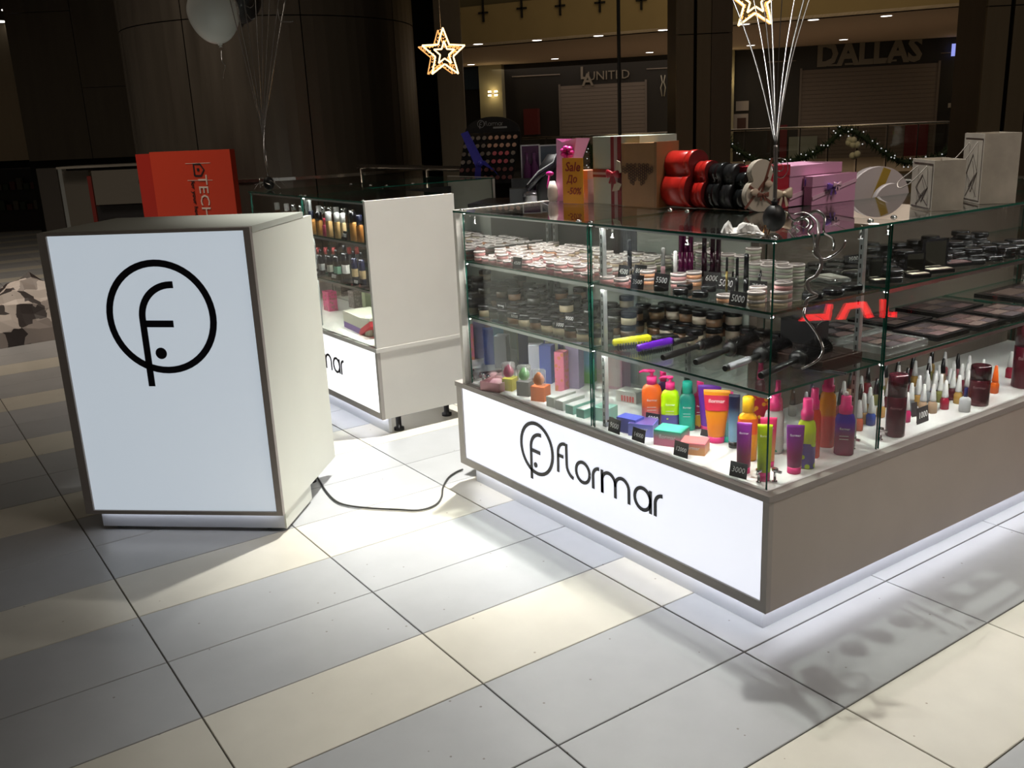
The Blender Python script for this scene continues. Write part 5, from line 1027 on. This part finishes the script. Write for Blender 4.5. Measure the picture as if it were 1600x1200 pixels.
bow(t, w * .50, -.014, h * .46, .05, M('bow red', (.30, .008, .02), .35)); MB().prism([(.0, 0), (.03, .01), (.026, .045), (.008, .05)], -.016, -.012).prism([(-.015, -.055), (.02, -.05), (.03, -.03), (.0, -.02)], -.016, -.012).obj('paper_petal', M('cream petal', (.55, .48, .36), .7), t, (w * .55, 0, h * .44))
KRAFT = M('kraft board', (.33, .17, .065), .6, noise=.05, nscale=20)
t, w, h = gift((972, 321), (1022, 321), 224, .42, .10, KRAFT, 'wooden brown gift box with a dark lace ornament'); MB().box((w, 0.0, 0), (w + .012, .10, h + .003)).obj('lid_edge', M('kraft board dark', (.26, .13, .05), .6), t)
m = MB(); LAC = M('dark lace', (.10, .05, .03), .7)
for i_ in range(15):
    for j_ in range(7):
        cx = .06 + i_ * .063; cz = .66 - j_ * .045 - (.022 if i_ % 2 else 0); lim = .54 if abs(cx - .5) > .3 else (.34 if .12 < abs(cx - .5) < .24 else (.46 if abs(cx - .5) < .06 else .42))
        if cz < lim or (abs(cx - .5) > .32 and cz > .63) or (abs(cx - .5) < .06 and cz > .62): continue
        m.stroke(arc(cx * w, cz * h, .032 * w, 30, 390, 6)[:-1], .0022, .001, closed=True)
m.obj('lace_ornament', LAC, t, (0, -.0012, 0))['kind'] = 'stuff'

def eight(s=1.):      # guitar-like figure-eight outline, base centre at (0, 0)
    P = []
    for a in range(-70, 251, 12): P.append((.098 * s * math.cos(math.radians(a)), .098 * s + .098 * s * math.sin(math.radians(a)))) if not 38 < a < 142 else None
    low = [p for p in P]
    R1, R2, c1, c2 = .098 * s, .068 * s, .098 * s, .232 * s
    P = []
    for k in range(17): a = math.radians(-90 + k * 135 / 16); P.append((R1 * math.cos(a), c1 + R1 * math.sin(a)))
    wx = .054 * s; P += [(wx + .006 * s, .170 * s), (wx, .180 * s), (wx + .003 * s, .190 * s)]
    for k in range(17): a = math.radians(-28 + k * 118 / 16); P.append((R2 * math.cos(a), c2 + R2 * math.sin(a)))
    return P + [(-x, z) for x, z in reversed(P[1:-1])]
def eightbox(px, py, s, dep, sidem, facem, label, yaw=1.10, x=None):
    p = on(px, py, TOP); t = thing('figure_eight_box', label, 'gift box', (p.x, p.y, TOP), yaw); P = eight(s); MB().prism(P, .0, dep, 0, 1, True).obj('box_body', [facem, sidem], t)
    Q = [(x_ * 1.02, (z - .15 * s) * 1.015 + .15 * s + .0025 * s) for x_, z in P]; MB().prism(Q, -.003, .024, 0, 1, True).obj('lid', [facem, sidem], t); return t
RG = M('gloss red', (.58, .02, .014), .32, clear=.25); RD = M('dark red face', (.10, .008, .008), .4); BG = M('gloss black box', (.012, .014, .015), .16, clear=.5); BD = M('dull black face', (.010, .010, .011), .45)
CRM = M('cream board', (.52, .46, .38), .6)
YW = 1.48
for px, py, s, dp, a, b, lb in ((1090, 325, .60, .13, RG, RD, 'largest glossy red figure-eight gift box, left end of the row'), (1112, 326, .49, .055, RG, RD, 'smaller glossy red figure-eight gift box, second in the row'), (1135, 327, .47, .06, BG, BD, 'glossy black figure-eight gift box right of the red ones'), (1155, 328, .46, .05, BD, BD, 'dull black figure-eight gift box, fourth in the row'), (1170, 329, .38, .035, BG, BD, 'smallest black figure-eight gift box, behind the cream one')):
    eightbox(px, py, s, dp, a, b, lb, YW)
t = eightbox(1189, 331, .84, .05, CRM, CRM, 'cream figure-eight gift box with crossed brown ribbons', 1.2); t.scale = (.6, .6, .6); BRN = M('brown ribbon', (.16, .05, .03), .5)
for a, b in (((-.09, .02), (.03, .17)), ((-.07, .13), (.07, .03)), ((.0, .10), (.05, .26))): MB().stroke([a, b], .012, .002).obj('ribbon', BRN, t, (0, -.004, 0))
bow(t, 0, -.016, .085, .045, BRN); MB().sphere((-.045, 0, .10), .018, 8, sc=(1.3, .4, 1)).obj('cream_rose', M('cream rose', (.58, .46, .36), .8), t, (0, -.014, 0)); MB().sphere((.03, 0, .135), .018, 8, sc=(1.2, .4, 1)).obj('cream_rose', M('cream rose'), t, (0, -.014, 0))

def sidebox(px0, px1, pyb, top, dep, mat, label, xf=-.47, lid=None):      # box whose front faces +x at x = xf
    a = on(px0, pyb, xf, 0); b = on(px1, pyb, xf, 0); h = zat(top, xf, a.y) - TOP; L = b.y - a.y; t = thing('gift_box', label, 'gift box', (xf, a.y, TOP), PI / 2); MB().box((0, 0, 0), (L, dep, h)).obj('box_body', mat, t)
    MB().box((-.002, -.002, h - .03), (L + .002, dep + .002, h + .002)).obj('lid', lid or mat, t); return t, L, h
CRI = M('crimson board', (.33, .006, .022), .5); PKB = M('orchid pink board', (.60, .30, .46), .5); PKR = M('pale pink ribbon', (.68, .42, .55), .4); VIO = M('violet bow', (.14, .06, .32), .4)
t, w, h = sidebox(1188, 1231, 329, 262, .12, CRI, 'crimson gift box with a cream ribbon behind the balloon strings', -.48)
MB().box((0, -.003, h * .30), (w, 0, h * .45)).obj('ribbon', M('blush ribbon', (.50, .22, .20), .5), t); bow(t, w * .68, -.012, h * .36, .06, M('cream bow', (.55, .45, .33), .6))
t, w, h = sidebox(1232, 1311, 325, 261, .16, PKB, 'larger orchid pink gift box with pale ribbon and violet bow', -.50); MB().stroke([(0, h * .22), (w, h * .62)], .014, .002).obj('ribbon', PKR, t, (0, -.001, 0)); bow(t, w * .36, -.012, h * .58, .045, VIO); bow(t, w * .33, -.018, h * .62, .03, PKR)
t, w, h = sidebox(1268, 1335, 318, 277, .03, PKB, 'smaller orchid pink gift box leaning before the larger one', -.463); MB().stroke([(0, h * .25), (w, h * .75)], .011, .002).obj('ribbon', PKR, t, (0, -.001, 0)); bow(t, w * .40, -.012, h * .62, .04, VIO); bow(t, w * .46, -.018, h * .68, .028, PKR)
# round boxes
LAV = M('pale lavender board', (.46, .41, .41), .55); GLD = M('mustard satin', (.36, .24, .03), .4)
def roundbox(pxc, pyb, top, r, dep, label, x, lean=.0):
    b = on(pxc, pyb, x, 0); R_ = (zat(top, x, b.y) - TOP) / 2; R_ = r or R_; t = thing('round_gift_box', label, 'gift box', (x, b.y, zat(top, x, b.y) - R_), 1.05); MB().prism(arc(0, 0, R_, 0, 360, 48)[:-1], 0, dep, 0, None, True).obj('box_body', LAV, t); MB().prism(arc(0, 0, R_ * 1.02, 0, 360, 48)[:-1], -.004, .02, 0, None, True).obj('lid', M('lavender lid', (.54, .49, .49), .5), t); return t, R_
t, r = roundbox(1372, 314, 261, .108, .05, 'large round pale gift box with a mustard ribbon', -.585); MB().stroke([(-r * .45, -r * .85), (r * .22, r * .94)], r * .26, .003).obj('ribbon', GLD, t, (0, -.005, 0)); bow(t, -r * .1, -.018, -r * .25, r * .45, GLD, rot=-.5)
t, r = roundbox(1394, 318, 287, .062, .03, 'small round pale gift box before the large round one', -.515)
q_ = t.location; MB().box((-1.5, .98, q_.z - .062 - .016), (-.466, 2.1, q_.z - .062)).obj('added_step_shelf', MC['brown laminate'], case)  # shelf added under the round boxes, widened to hide the lit floor
# paper bags
BAGM = M('marbled paper', (.40, .36, .30), .6, noise=.16, nscale=14)
DLN = M('fine dark line', (.05, .035, .03), .6); CORD = M('white cord', (.55, .5, .45), .6)
def paperbag(pxl, pyl, pxc, pyc, pxr, top, label, dep=.17, topl=None):
    c = on(pxc, pyc, TOP); a = on(pxl, pyl, TOP); an = math.atan2(c.y - a.y, c.x - a.x); w = (c - a).length; h = zat(top, c.x, c.y) - TOP; t = thing('gift_bag', label, 'gift bag', c, an)
    MB().add([(-w, 0, 0), (0, 0, 0), (0, dep, 0), (-w, dep, 0), (-w * 1.02, 0, h), (0, 0, h), (0, dep, h), (-w * 1.02, dep, h), (-w, .003, h), (-.003, .003, h), (-.003, dep - .003, h), (-w, dep - .003, h), (-w, .003, h * .8), (-.003, .003, h * .8), (-.003, dep - .003, h * .8), (-w, dep - .003, h * .8)], [(3, 2, 1, 0), (0, 1, 5, 4), (1, 2, 6, 5), (2, 3, 7, 6), (3, 0, 4, 7), (4, 5, 9, 8), (5, 6, 10, 9), (6, 7, 11, 10), (7, 4, 8, 11), (8, 9, 13, 12), (9, 10, 14, 13), (10, 11, 15, 14), (11, 8, 12, 15), (12, 13, 14, 15)]).obj('bag_body', BAGM, t)
    m = MB(); m.stroke([(-w * .95, h * .93), (-w * .06, h * .93), (-w * .06, h * .04), (-w * .95, h * .04)], .0018, .0008); m.stroke([(-w * .5, h * .70), (-w * .25, h * .45), (-w * .5, h * .15), (-w * .78, h * .42)], .0022, .0008, closed=True); m.stroke([(-w * .5, h * .6), (-w * .36, h * .4), (-w * .62, h * .22)], .0012, .0008); m.stroke([(-w * .25, h * .45), (-w * .75, h * .08)], .0012, .0008); m.stroke([(-w * .78, h * .42), (-w * .2, h * .1)], .0012, .0008); m.obj('line_print', DLN, t, (0, -.0004, 0))['kind'] = 'stuff'
    MB().tube(smoothpts([Vector((-w * .72, -.002, h * .86)), Vector((-w * .80, -.02, h * .72)), Vector((-w * .9, -.045, h * .52)), Vector((-w * .72, -.05, h * .42)), Vector((-w * .45, -.04, h * .52)), Vector((-w * .32, -.02, h * .72)), Vector((-w * .30, -.002, h * .88))], 6), .0016, 5).obj('cord_handle', CORD, t); return t
paperbag(1422, 322, 1455, 330, 1500, 251, 'smaller marbled paper gift bag with a diamond print', .085)
paperbag(1500, 312, 1530, 319, 1572, 209, 'taller marbled paper gift bag at the right', .10)

# ------------------------------------------------------------------ left end of the glass top and what stands beyond it
t = thing('pink_gift_bag', 'flared pink gift bag with a magenta flower, behind the sale sign', 'gift bag', (-1.385, .45, TOP)); t.scale = (1, 1, .68); t.rotation_euler = (0, 0, .35); PG = M('pink satin paper', (.78, .35, .60), .4); MAG = M('magenta satin', (.62, .02, .25), .35)
MB().add([(-.035, 0, 0), (.035, 0, 0), (.035, .05, 0), (-.035, .05, 0), (-.02, -.01, .2), (.045, .0, .2), (.05, .05, .2), (-.02, .05, .2), (-.012, -.02, .335), (.02, -.028, .315), (.075, -.02, .335), (.085, .06, .33), (-.02, .06, .33)], [(3, 2, 1, 0), (0, 1, 5, 4), (1, 2, 6, 5), (2, 3, 7, 6), (3, 0, 4, 7), (4, 5, 9, 8), (5, 10, 9), (5, 6, 11, 10), (6, 7, 12, 11), (7, 4, 8, 12)]).obj('bag_body', PG, t)
m = MB()
for k in range(7): a = k * .9; m.sphere((.038 + .017 * math.cos(a), -.026, .262 + .024 * math.sin(a)), .013, 6)
m.obj('magenta_flower', MAG, t); m = MB(); m.sphere((-.045, -.02, .15), .013, 8, sc=(1.3, .6, 1)).tube([(-.045, -.02, .15), (-.05, -.03, .08), (-.035, -.02, .0)], .006, 5, flat=.3); m.obj('magenta_bow', MAG, t)
t = thing('cream_gift', 'cream rounded gift wrapped in foil beneath the pink bag', 'gift', (-1.405, .415, TOP)); MB().loft([(0, .016, .014), (.02, .024, .018), (.05, .022, .016), (.075, .010, .010)], 14).obj('wrap', M('cream foil', (.62, .55, .50), .3), t)
a = on(880, 311, .385, 1); b = on(907, 311, .385, 1); t = thing('sale_sign', 'orange sale sign card propped before the pink bag', 'sign', (a.x, .385, TOP), .15); w = b.x - a.x; h = zat(247, a.x, .385) - TOP
MB().box((0, 0, 0), (w, .002, h)).obj('card', M('orange card', (.78, .33, .01), .5), t); DR = M('dark red print', (.30, .02, .01), .6)
text('Sale', w * .46, DR, t, (w * .5, -.001, h * .80), name='lettering', shear=.2, bold=.0006); text('\u0414\u043e', w * .36, DR, t, (w * .45, -.001, h * .53), name='lettering', shear=.2, bold=.0005); text('-50%', w * .34, DR, t, (w * .55, -.001, h * .27), name='lettering', shear=.2, bold=.0005)
t = thing('gift_box', 'small pink gift box between the sale sign and the mint box', 'gift box', (-1.275, .43, TOP)); MB().box((0, 0, 0), (.06, .05, .085)).obj('box_body', M('dusty pink board', (.5, .24, .24), .5), t); MB().box((-.002, -.002, .085), (.062, .052, .115)).obj('lid', M('salmon lid', (.55, .2, .13), .5), t)

# storage cabinet inside the island and things on it
cb = atd(838, 310, 5.0); CZ = .93
t = thing('storage_cabinet', 'dark low cabinet inside the island under the silver boxes', 'cabinet', (cb.x, cb.y, 0), .7); MB().box((-.33, -.10, .05), (.33, .25, CZ - .02)).obj('cabinet_body', BLKM, t); MB().box((-.35, -.12, CZ - .02), (.35, .27, CZ)).obj('worktop', M('dark worktop', (.03, .028, .028), .4), t); MB().box((-.31, -.08, 0), (.31, .23, .05)).obj('plinth', BLKM, t)
def onc(px, py): return on(px, py, CZ + .001)
GB = M('dark grey board', (.05, .055, .06), .5); SIL = M('silver board edge', (.55, .56, .6), .35)
def standing(px0, px1, pyb, top, dep, mat, label, name, cat, frame=None, dd=5.0):
    a = atd(px0, pyb, dd); b = atd(px1, pyb, dd); a.z = b.z = CZ + .001; e = b - a; h = zat(top, a.x, a.y) - CZ; t = thing(name, label, cat, a, math.atan2(e.y, e.x)); MB().box((0, 0, 0), (e.length, dep, h)).obj('box_body', mat, t)
    return t, e.length, h
t, w, h = standing(817, 845, 306, 227, .08, M('plum window', (.05, .015, .06), .2), 'silver edged window box with purple bottles, left half', 'window_box', 'box'); MB().box((-.003, -.004, 0), (.003, 0, h)).box((w - .003, -.004, 0), (w + .003, 0, h)).box((0, -.004, h - .006), (w, 0, h)).obj('silver_frame', SIL, t)
for k in range(2): MB().lathe([(.018, .02), (.022, .05), (.020, .12), (.008, .15), (.008, .19)], 12).obj('bottle_print', M('dim purple bottle', (.12, .03, .12), .3), t, (w * (.3 + .4 * k), -.012, .06))
t, w, h = standing(846, 874, 306, 227, .08, M('slate window', (.07, .09, .12), .2), 'silver edged window box with slate panel, right half', 'window_box', 'box'); MB().box((-.003, -.004, 0), (.003, 0, h)).box((w - .003, -.004, 0), (w + .003, 0, h)).box((0, -.004, h - .006), (w, 0, h)).obj('silver_frame', SIL, t)
t, w, h = standing(800, 834, 312, 281, .12, GB, 'upper dark grey box below the window boxes', 'grey_box', 'box', dd=4.9); t.location.z += 0
t, w, h = standing(797, 822, 318, 296, .10, M('grey board', (.06, .065, .07), .5), 'lower dark grey box at the front left of the window boxes', 'grey_box', 'box', dd=4.75)
t = thing('silver_tin', 'rounded silver tin right of the dark grey boxes', 'tin', atd(835, 309, 4.75)); t.location.z = CZ + .001; MB().lathe([(.05, 0), (.058, .01), (.055, .045), (.06, .05), (.055, .062), (.03, .07)], 20).obj('tin_body', M('dull silver', (.35, .33, .36), .25, .8), t)
t = thing('black_bag', 'black bag with silver piping slumped beside the pink gift bag', 'bag', atd(858, 308, 4.5), .7); t.location.z = CZ + .001
MB().loft([(0, .055, .05, 3), (.1, .06, .05, 3, .0, 0), (.2, .05, .045, 3, .01, 0), (.255, .03, .03, 2.5, .03, 0)], 16).obj('bag_body', BLKM, t); MB().tube([(-.09, -.05, .10), (-.03, -.06, .16), (.04, -.05, .20), (.07, -.03, .26)], .018, 8).obj('strap', M('leather black', (.015, .012, .018), .25), t); MB().tube([(-.09, -.07, .12), (-.03, -.08, .18), (.04, -.07, .22), (.06, -.05, .27), (.08, -.06, .23)], .003, 5).obj('silver_piping', SIL, t)

# makeup tester stand on the wing behind
ms = atd(770, 280, 5.55); t = thing('makeup_stand', 'black arched makeup tester stand with round powders and a blue ribbon', 'display stand', atd(770, 284, 5.85), .62)
MB().box((-.17, -.02, -t.location.z), (.19, .06, 0)).obj('stand_body', BLKM, t); MB().box((-.2, -.2, -t.location.z), (.22, .1, -t.location.z + .03)).obj('foot', BLKM, t)
P = [(-.17, 0), (.19, 0), (.19, .30)] + arc(.01, .30, .18, 0, 180, 16) [1:] ; P = [(x, z if z <= .30 else .30 + (z - .30) * .52) for x, z in P]
MB().prism(P, 0, .03).obj('back_board', BLKM, t); MB().add([(-.17, -.16, 0), (.19, -.16, 0), (.19, 0, .30), (-.17, 0, .30), (-.17, 0, 0), (.19, 0, 0)], [(0, 1, 2, 3), (0, 3, 4), (1, 5, 2), (0, 4, 5, 1), (3, 2, 5, 4)]).obj('sloping_tray', BLK, t)
DW = M('dim white print', (.35, .35, .36), .6); emblem(t, .25, -.06, .352, -.002, DW); wordmark(t, .24, -.062, .352, -.002, DW, t=.001); MB().box((.02, -.002, .322), (.11, 0, .333)).obj('caption_bar', DW, t)
SK = [M('powder %d' % k, c, .6) for k, c in enumerate(((.60, .36, .27), (.62, .30, .22), (.60, .12, .16), (.16, .05, .05), (.25, .22, .2)))]
for r_ in range(6):
    for c_ in range(9):
        f = (r_ + .7) / 6.4; z = .30 * (1 - f); y = -.16 * f - .002; x = -.155 + c_ * .0405
        if r_ < 2: mt = SK[0] if c_ > 3 else SK[4]
        elif r_ == 2 or r_ == 3: mt = SK[2] if 4 < c_ < 8 else SK[4]
        else: mt = SK[3]
        MB().lathe([(.0145, 0), (.0145, .003), (.012, .0035)], 12).obj('tester_powder', mt, t, (x, y, z), (.49 * 0 + math.atan2(.30, .16), 0, 0))
BLR = M('metallic blue ribbon', (.02, .03, .45), .2, .7, emit=.12, ecol=(.1, .1, 1)) if 0 else M('metallic blue ribbon', (.10, .10, .75), .22, .5)
m = MB(); m.add([(-.175, -.06, .30), (-.12, -.075, .315), (.02, -.20, .14), (-.03, -.20, .10)], [(0, 1, 2, 3)]).add([(-.01, -.20, .13), (.03, -.20, .14), (.12, -.20, .04), (.10, -.2, .07)], [(0, 1, 2, 3)]).add([(-.03, -.20, .12), (.01, -.21, .11), (-.005, -.2, 0), (-.05, -.19, .01)], [(0, 1, 2, 3)]); m.sphere((0, -.2, .12), .02, 8); m.obj('blue_ribbon', BLR, t)

# ------------------------------------------------------------------ balloons, weights and foil ribbons
FOIL = M('silver foil ribbon', (.75, .74, .74), .15, 1); FOIL2 = M('dull foil ribbon', (.36, .34, .33), .3, .8)
def strings(base, ends, label, w=.0016, name='ribbon'):
    for k, (px, py, dep) in enumerate(ends):
        e = atd(px, py, dep); mpt = (base + e) / 2 + Vector((R.uniform(-.01, .01), R.uniform(-.01, .01), 0)); t = MB().tube(smoothpts([base, mpt, e], 8), w, 5, flat=.35).obj('balloon_ribbon', FOIL if k % 2 else FOIL2); tag(t, label % (k + 1), 'ribbon', 'foil balloon ribbons')
wt = on(1209, 362, TOP); bx = Vector((wt.x, wt.y, TOP))
t = thing('balloon_weight', 'small black round balloon weight at the glass corner', 'balloon weight', bx); MB().sphere((0, 0, .034), .028, 14, sc=(1, 1, 1.2)).obj('water_balloon', M('black latex', (.008, .008, .009), .5), t); MB().lathe([(.006, .066), (.010, .074), (.004, .078)], 10).obj('knot', BLKM, t)
kb = bx + Vector((0, 0, .078)); strand = MB().tube(smoothpts([kb, kb + Vector((.0, .0, .06)), kb + Vector((-.002, 0, .13))], 6), .005, 8); tag(strand.obj('ribbon_bundle', FOIL2), 'twisted bundle of foil ribbons rising from the black weight', 'ribbon'); kt = kb + Vector((-.002, 0, .13))
dB = (kt - CAM).dot(CF)
for k, px in enumerate((1122, 1166, 1186, 1203, 1226, 1252, 1272, 1284)):
    dd_ = dB + R.uniform(-.1, .5); e = atd(px, -40, dd_); e = kt + (e - kt) * 1.42; m_ = kt.lerp(e, .4) + (Vector((1209, 0, 0)) - Vector((px, 0, 0))).x * CR * .00025
    tag(MB().tube(smoothpts([kt, m_, e], 10), .0026 if k % 3 == 0 else .0015, 5, flat=.4).obj('balloon_ribbon', M('satin foil ribbon', (.30, .29, .28), .28, .9) if k % 4 == 1 else M('grey foil ribbon', (.17, .165, .16), .35, .7)), 'foil balloon ribbon above the counter, %s of right bunch' % ['leftmost', 'second from left', 'third from left', 'fourth from left', 'fourth from right', 'third from right', 'second from right', 'rightmost'][k], 'ribbon', 'right bunch of balloon ribbons')
def curl(pts, w, label, mat=None, name='ribbon_curl', flat=.25, sm=8):
    tag(MB().tube(smoothpts([Vector(p) for p in pts], sm), w, 6, flat=flat).obj(name, mat or FOIL), label, 'ribbon', 'curled foil ribbon ends')
dk = (bx - CAM).dot(CF)
def A3(px, py, o=0.): return atd(px, py, dk + o)
curl([A3(1206, 262), A3(1214, 248, -.01), A3(1228, 250, -.02), A3(1231, 265, -.01), A3(1222, 278), A3(1210, 272, .01), A3(1206, 260, .02)], .0035, 'large silver ribbon loop above the black weight')
curl([A3(1208, 262), A3(1216, 254), A3(1224, 260), A3(1221, 267), A3(1211, 266)], .003, 'small silver ribbon loop inside the large one')
curl([A3(1212, 332), A3(1228, 330, -.03), A3(1240, 344, -.03), A3(1256, 340, -.02), A3(1275, 330, -.04), A3(1288, 340, -.06), A3(1287, 362, -.07), A3(1300, 372, -.07), A3(1303, 384, -.07), A3(1301, 392, -.07)], .004, 'silver ribbon arching from the weight over the glass edge')
curl([A3(1240, 335, -.02), A3(1258, 332, -.03), A3(1276, 344, -.06), A3(1279, 362, -.10), A3(1276, 390, -.10), A3(1284, 410, -.10), A3(1276, 430, -.1), A3(1262, 440, -.1), A3(1266, 455, -.1), A3(1276, 462, -.10), A3(1262, 468, -.1), A3(1258, 478, -.1)], .0045, 'thick tangled ribbon hanging down before the side glass', FOIL2)
curl([A3(1270, 364, -.08), A3(1273, 385, -.10), A3(1273, 398, -.10), A3(1290, 405, -.10), A3(1312, 392, -.10), A3(1322, 376, -.10)], .003, 'thin silver ribbon curling out to the right of the side glass')
curl([A3(1290, 356, -.06), A3(1305, 352, -.07), A3(1320, 358, -.08)], .002, 'short thin ribbon above the side glass edge')
curl([A3(1258, 480, -.11), A3(1257, 495, -.12), A3(1270, 512, -.12), A3(1281, 530, -.12), A3(1286, 548, -.13), A3(1278, 562, -.13), A3(1262, 572, -.13), A3(1252, 576, -.13)], .0028, 'long silver ribbon end twisting down past the red letters', FOIL)
curl([A3(1274, 493, -.12), A3(1286, 500, -.12), A3(1279, 506, -.12), A3(1276, 512, -.12)], .002, 'tiny ribbon twist beside the long ribbon end')
curl([A3(1233, 362, .0), A3(1245, 352, -.02), A3(1258, 356, -.02), A3(1262, 346, -.01), A3(1250, 340, .01), A3(1238, 350, .02), A3(1248, 362, 0)], .004, 'crumpled silver ribbon knot on the glass right of the weight')
curl([A3(1228, 358, .02), A3(1240, 360, .0), A3(1246, 348, .02), A3(1262, 338, .02), A3(1270, 350, -.02), A3(1262, 362, -.03)], .0035, 'second crumpled silver ribbon lying by the knot')
curl([A3(1192, 368, -.02), A3(1196, 352, -.02), A3(1200, 366, -.02), A3(1203, 356, -.01)], .0018, 'thin golden glinting ribbon left of the black weight', M('gold foil', (.9, .5, .2), .2, 1))
# crumpled tissue
tt = on(1160, 366, TOP); t = thing('crumpled_tissue', 'crumpled white tissue on the glass top left of the weight', 'tissue', (tt.x, tt.y, TOP)); rr = random.Random(5); m = MB(); G = 12; L1, L2 = .10, .045
for lay in range(2):
    vs = []
    for i in range(G + 1):
        for j in range(G + 1):
            u, v = i / G - .5, j / G - .5; e = 1 - max(abs(u), abs(v)) * 2; z = (.006 + .016 * (math.sin(u * 9 + lay) * .5 + .5) + rr.uniform(-.004, .005) + (.018 if u < -.3 and lay == 0 else 0)) * min(1, e * 2.5 + .15)
            vs.append((u * L1 * (1 - .2 * lay) + rr.uniform(-.003, .003), v * L2 * 1.2 + rr.uniform(-.003, .003), max(.0005, z + lay * .004)))
    m.add(vs, [(i * (G + 1) + j, (i + 1) * (G + 1) + j, (i + 1) * (G + 1) + j + 1, i * (G + 1) + j + 1) for i in range(G) for j in range(G)])
t.rotation_euler = (0, 0, .75); m.obj('paper', M('white tissue', (.9, .9, .88), .8), t)

# left bunch: weight on the perfume case, ribbons, two balloons
wl_ = on(421, 297, TOP); wl_ = Vector((-3.56, .12, TOP)); t = thing('balloon_weight', 'black balloon weight with silver frills on the perfume case', 'balloon weight', wl_); MB().sphere((0, 0, .036), .03, 12, sc=(1, 1, 1.2)).obj('water_balloon', M('black latex'), t); m = MB()
for k in range(9): a = k * .7; m.tube(smoothpts([Vector((0, 0, .05)), Vector((.05 * math.cos(a), .05 * math.sin(a), .05 + .02 * math.sin(k * 2))), Vector((.09 * math.cos(a + .4), .08 * math.sin(a + .4), .012 + .01 * (k % 3)))], 5), .003, 5, flat=.3)
m.obj('foil_frill', FOIL, t)['kind'] = 'stuff'
kl = wl_ + Vector((0, 0, .075)); dL = (kl - CAM).dot(CF)
for k, (px, py) in enumerate(((352, -30), (368, 0), (380, -10), (398, -20), (410, 0), (422, -20), (438, -20), (446, 0))):
    e = atd(px, py, dL + R.uniform(-.2, .2)); b1 = atd(408 + k * .8, 200, dL); tag(MB().tube(smoothpts([kl, b1, e], 10), .0042 if k % 3 == 1 else .0028, 5, flat=.4).obj('balloon_ribbon', FOIL if k % 2 else FOIL2), 'foil ribbon above the perfume case, %s of left bunch' % ['leftmost', 'second from left', 'third from left', 'fourth from left', 'fourth from right', 'third from right', 'second from right', 'rightmost'][k], 'ribbon', 'left bunch of balloon ribbons')
for k, P in enumerate((((346, 78), (347, 96), (352, 102), (350, 114), (349, 122)), ((383, 8), (392, 12), (398, 4)), ((434, 14), (438, 32), (452, 34), (458, 33)), ((386, 22), (392, 30), (399, 28)))): curl([atd(a, b, dL - .1) for a, b in P], .003, 'short ribbon twist %s' % ['dangling under the white balloon', 'right of the dark balloon', 'at the right side of the left bunch', 'below the dark balloon'][k])
def balloon(px, py, dep, r, mat, label):
    c = atd(px, py, dep); t = thing('balloon', label, 'balloon', c); prof = [(.012 * r / .15, -1.28 * r)] + [(r * math.cos(math.radians(a)) * (1 - .06 * math.sin(math.radians(-a)) if a < 0 else 1), (1.22 if a < 0 else 1.02) * r * math.sin(math.radians(a))) for a in range(-84, 90, 6)] + [(.001, 1.02 * r)]
    MB().lathe(prof, 32).obj('envelope', mat, t); MB().lathe([(.010, -1.34 * r), (.004, -1.28 * r), (.006, -1.24 * r)], 10).obj('knot', mat, t); return t
t = balloon(333, 18, 5.2, .142, M('white latex', (.78, .82, .80), .25), 'white balloon at the top edge above the podium'); t.rotation_euler = tuple(Vector((-.25, 0, .0))); t.rotation_euler = (0, -.12, .6)
for k_, (px, py, d_, r_, mt_, nm_) in enumerate(((1105, -250, 2.9, .115, 'white latex', 'white'), (1180, -285, 3.15, .115, 'black latex', 'black'), (1262, -245, 2.85, .115, 'white latex', 'second white'), (1320, -275, 3.2, .115, 'black latex', 'second black'))): balloon(px, py, d_, r_, M(mt_), nm_ + ' balloon of the right bunch, above the picture')
balloon(372, -10, 5.5, .14, M('black latex'), 'black balloon at the top edge behind the white one')

# red illuminated shop letters across the aisle (seen mirrored in the side glass)
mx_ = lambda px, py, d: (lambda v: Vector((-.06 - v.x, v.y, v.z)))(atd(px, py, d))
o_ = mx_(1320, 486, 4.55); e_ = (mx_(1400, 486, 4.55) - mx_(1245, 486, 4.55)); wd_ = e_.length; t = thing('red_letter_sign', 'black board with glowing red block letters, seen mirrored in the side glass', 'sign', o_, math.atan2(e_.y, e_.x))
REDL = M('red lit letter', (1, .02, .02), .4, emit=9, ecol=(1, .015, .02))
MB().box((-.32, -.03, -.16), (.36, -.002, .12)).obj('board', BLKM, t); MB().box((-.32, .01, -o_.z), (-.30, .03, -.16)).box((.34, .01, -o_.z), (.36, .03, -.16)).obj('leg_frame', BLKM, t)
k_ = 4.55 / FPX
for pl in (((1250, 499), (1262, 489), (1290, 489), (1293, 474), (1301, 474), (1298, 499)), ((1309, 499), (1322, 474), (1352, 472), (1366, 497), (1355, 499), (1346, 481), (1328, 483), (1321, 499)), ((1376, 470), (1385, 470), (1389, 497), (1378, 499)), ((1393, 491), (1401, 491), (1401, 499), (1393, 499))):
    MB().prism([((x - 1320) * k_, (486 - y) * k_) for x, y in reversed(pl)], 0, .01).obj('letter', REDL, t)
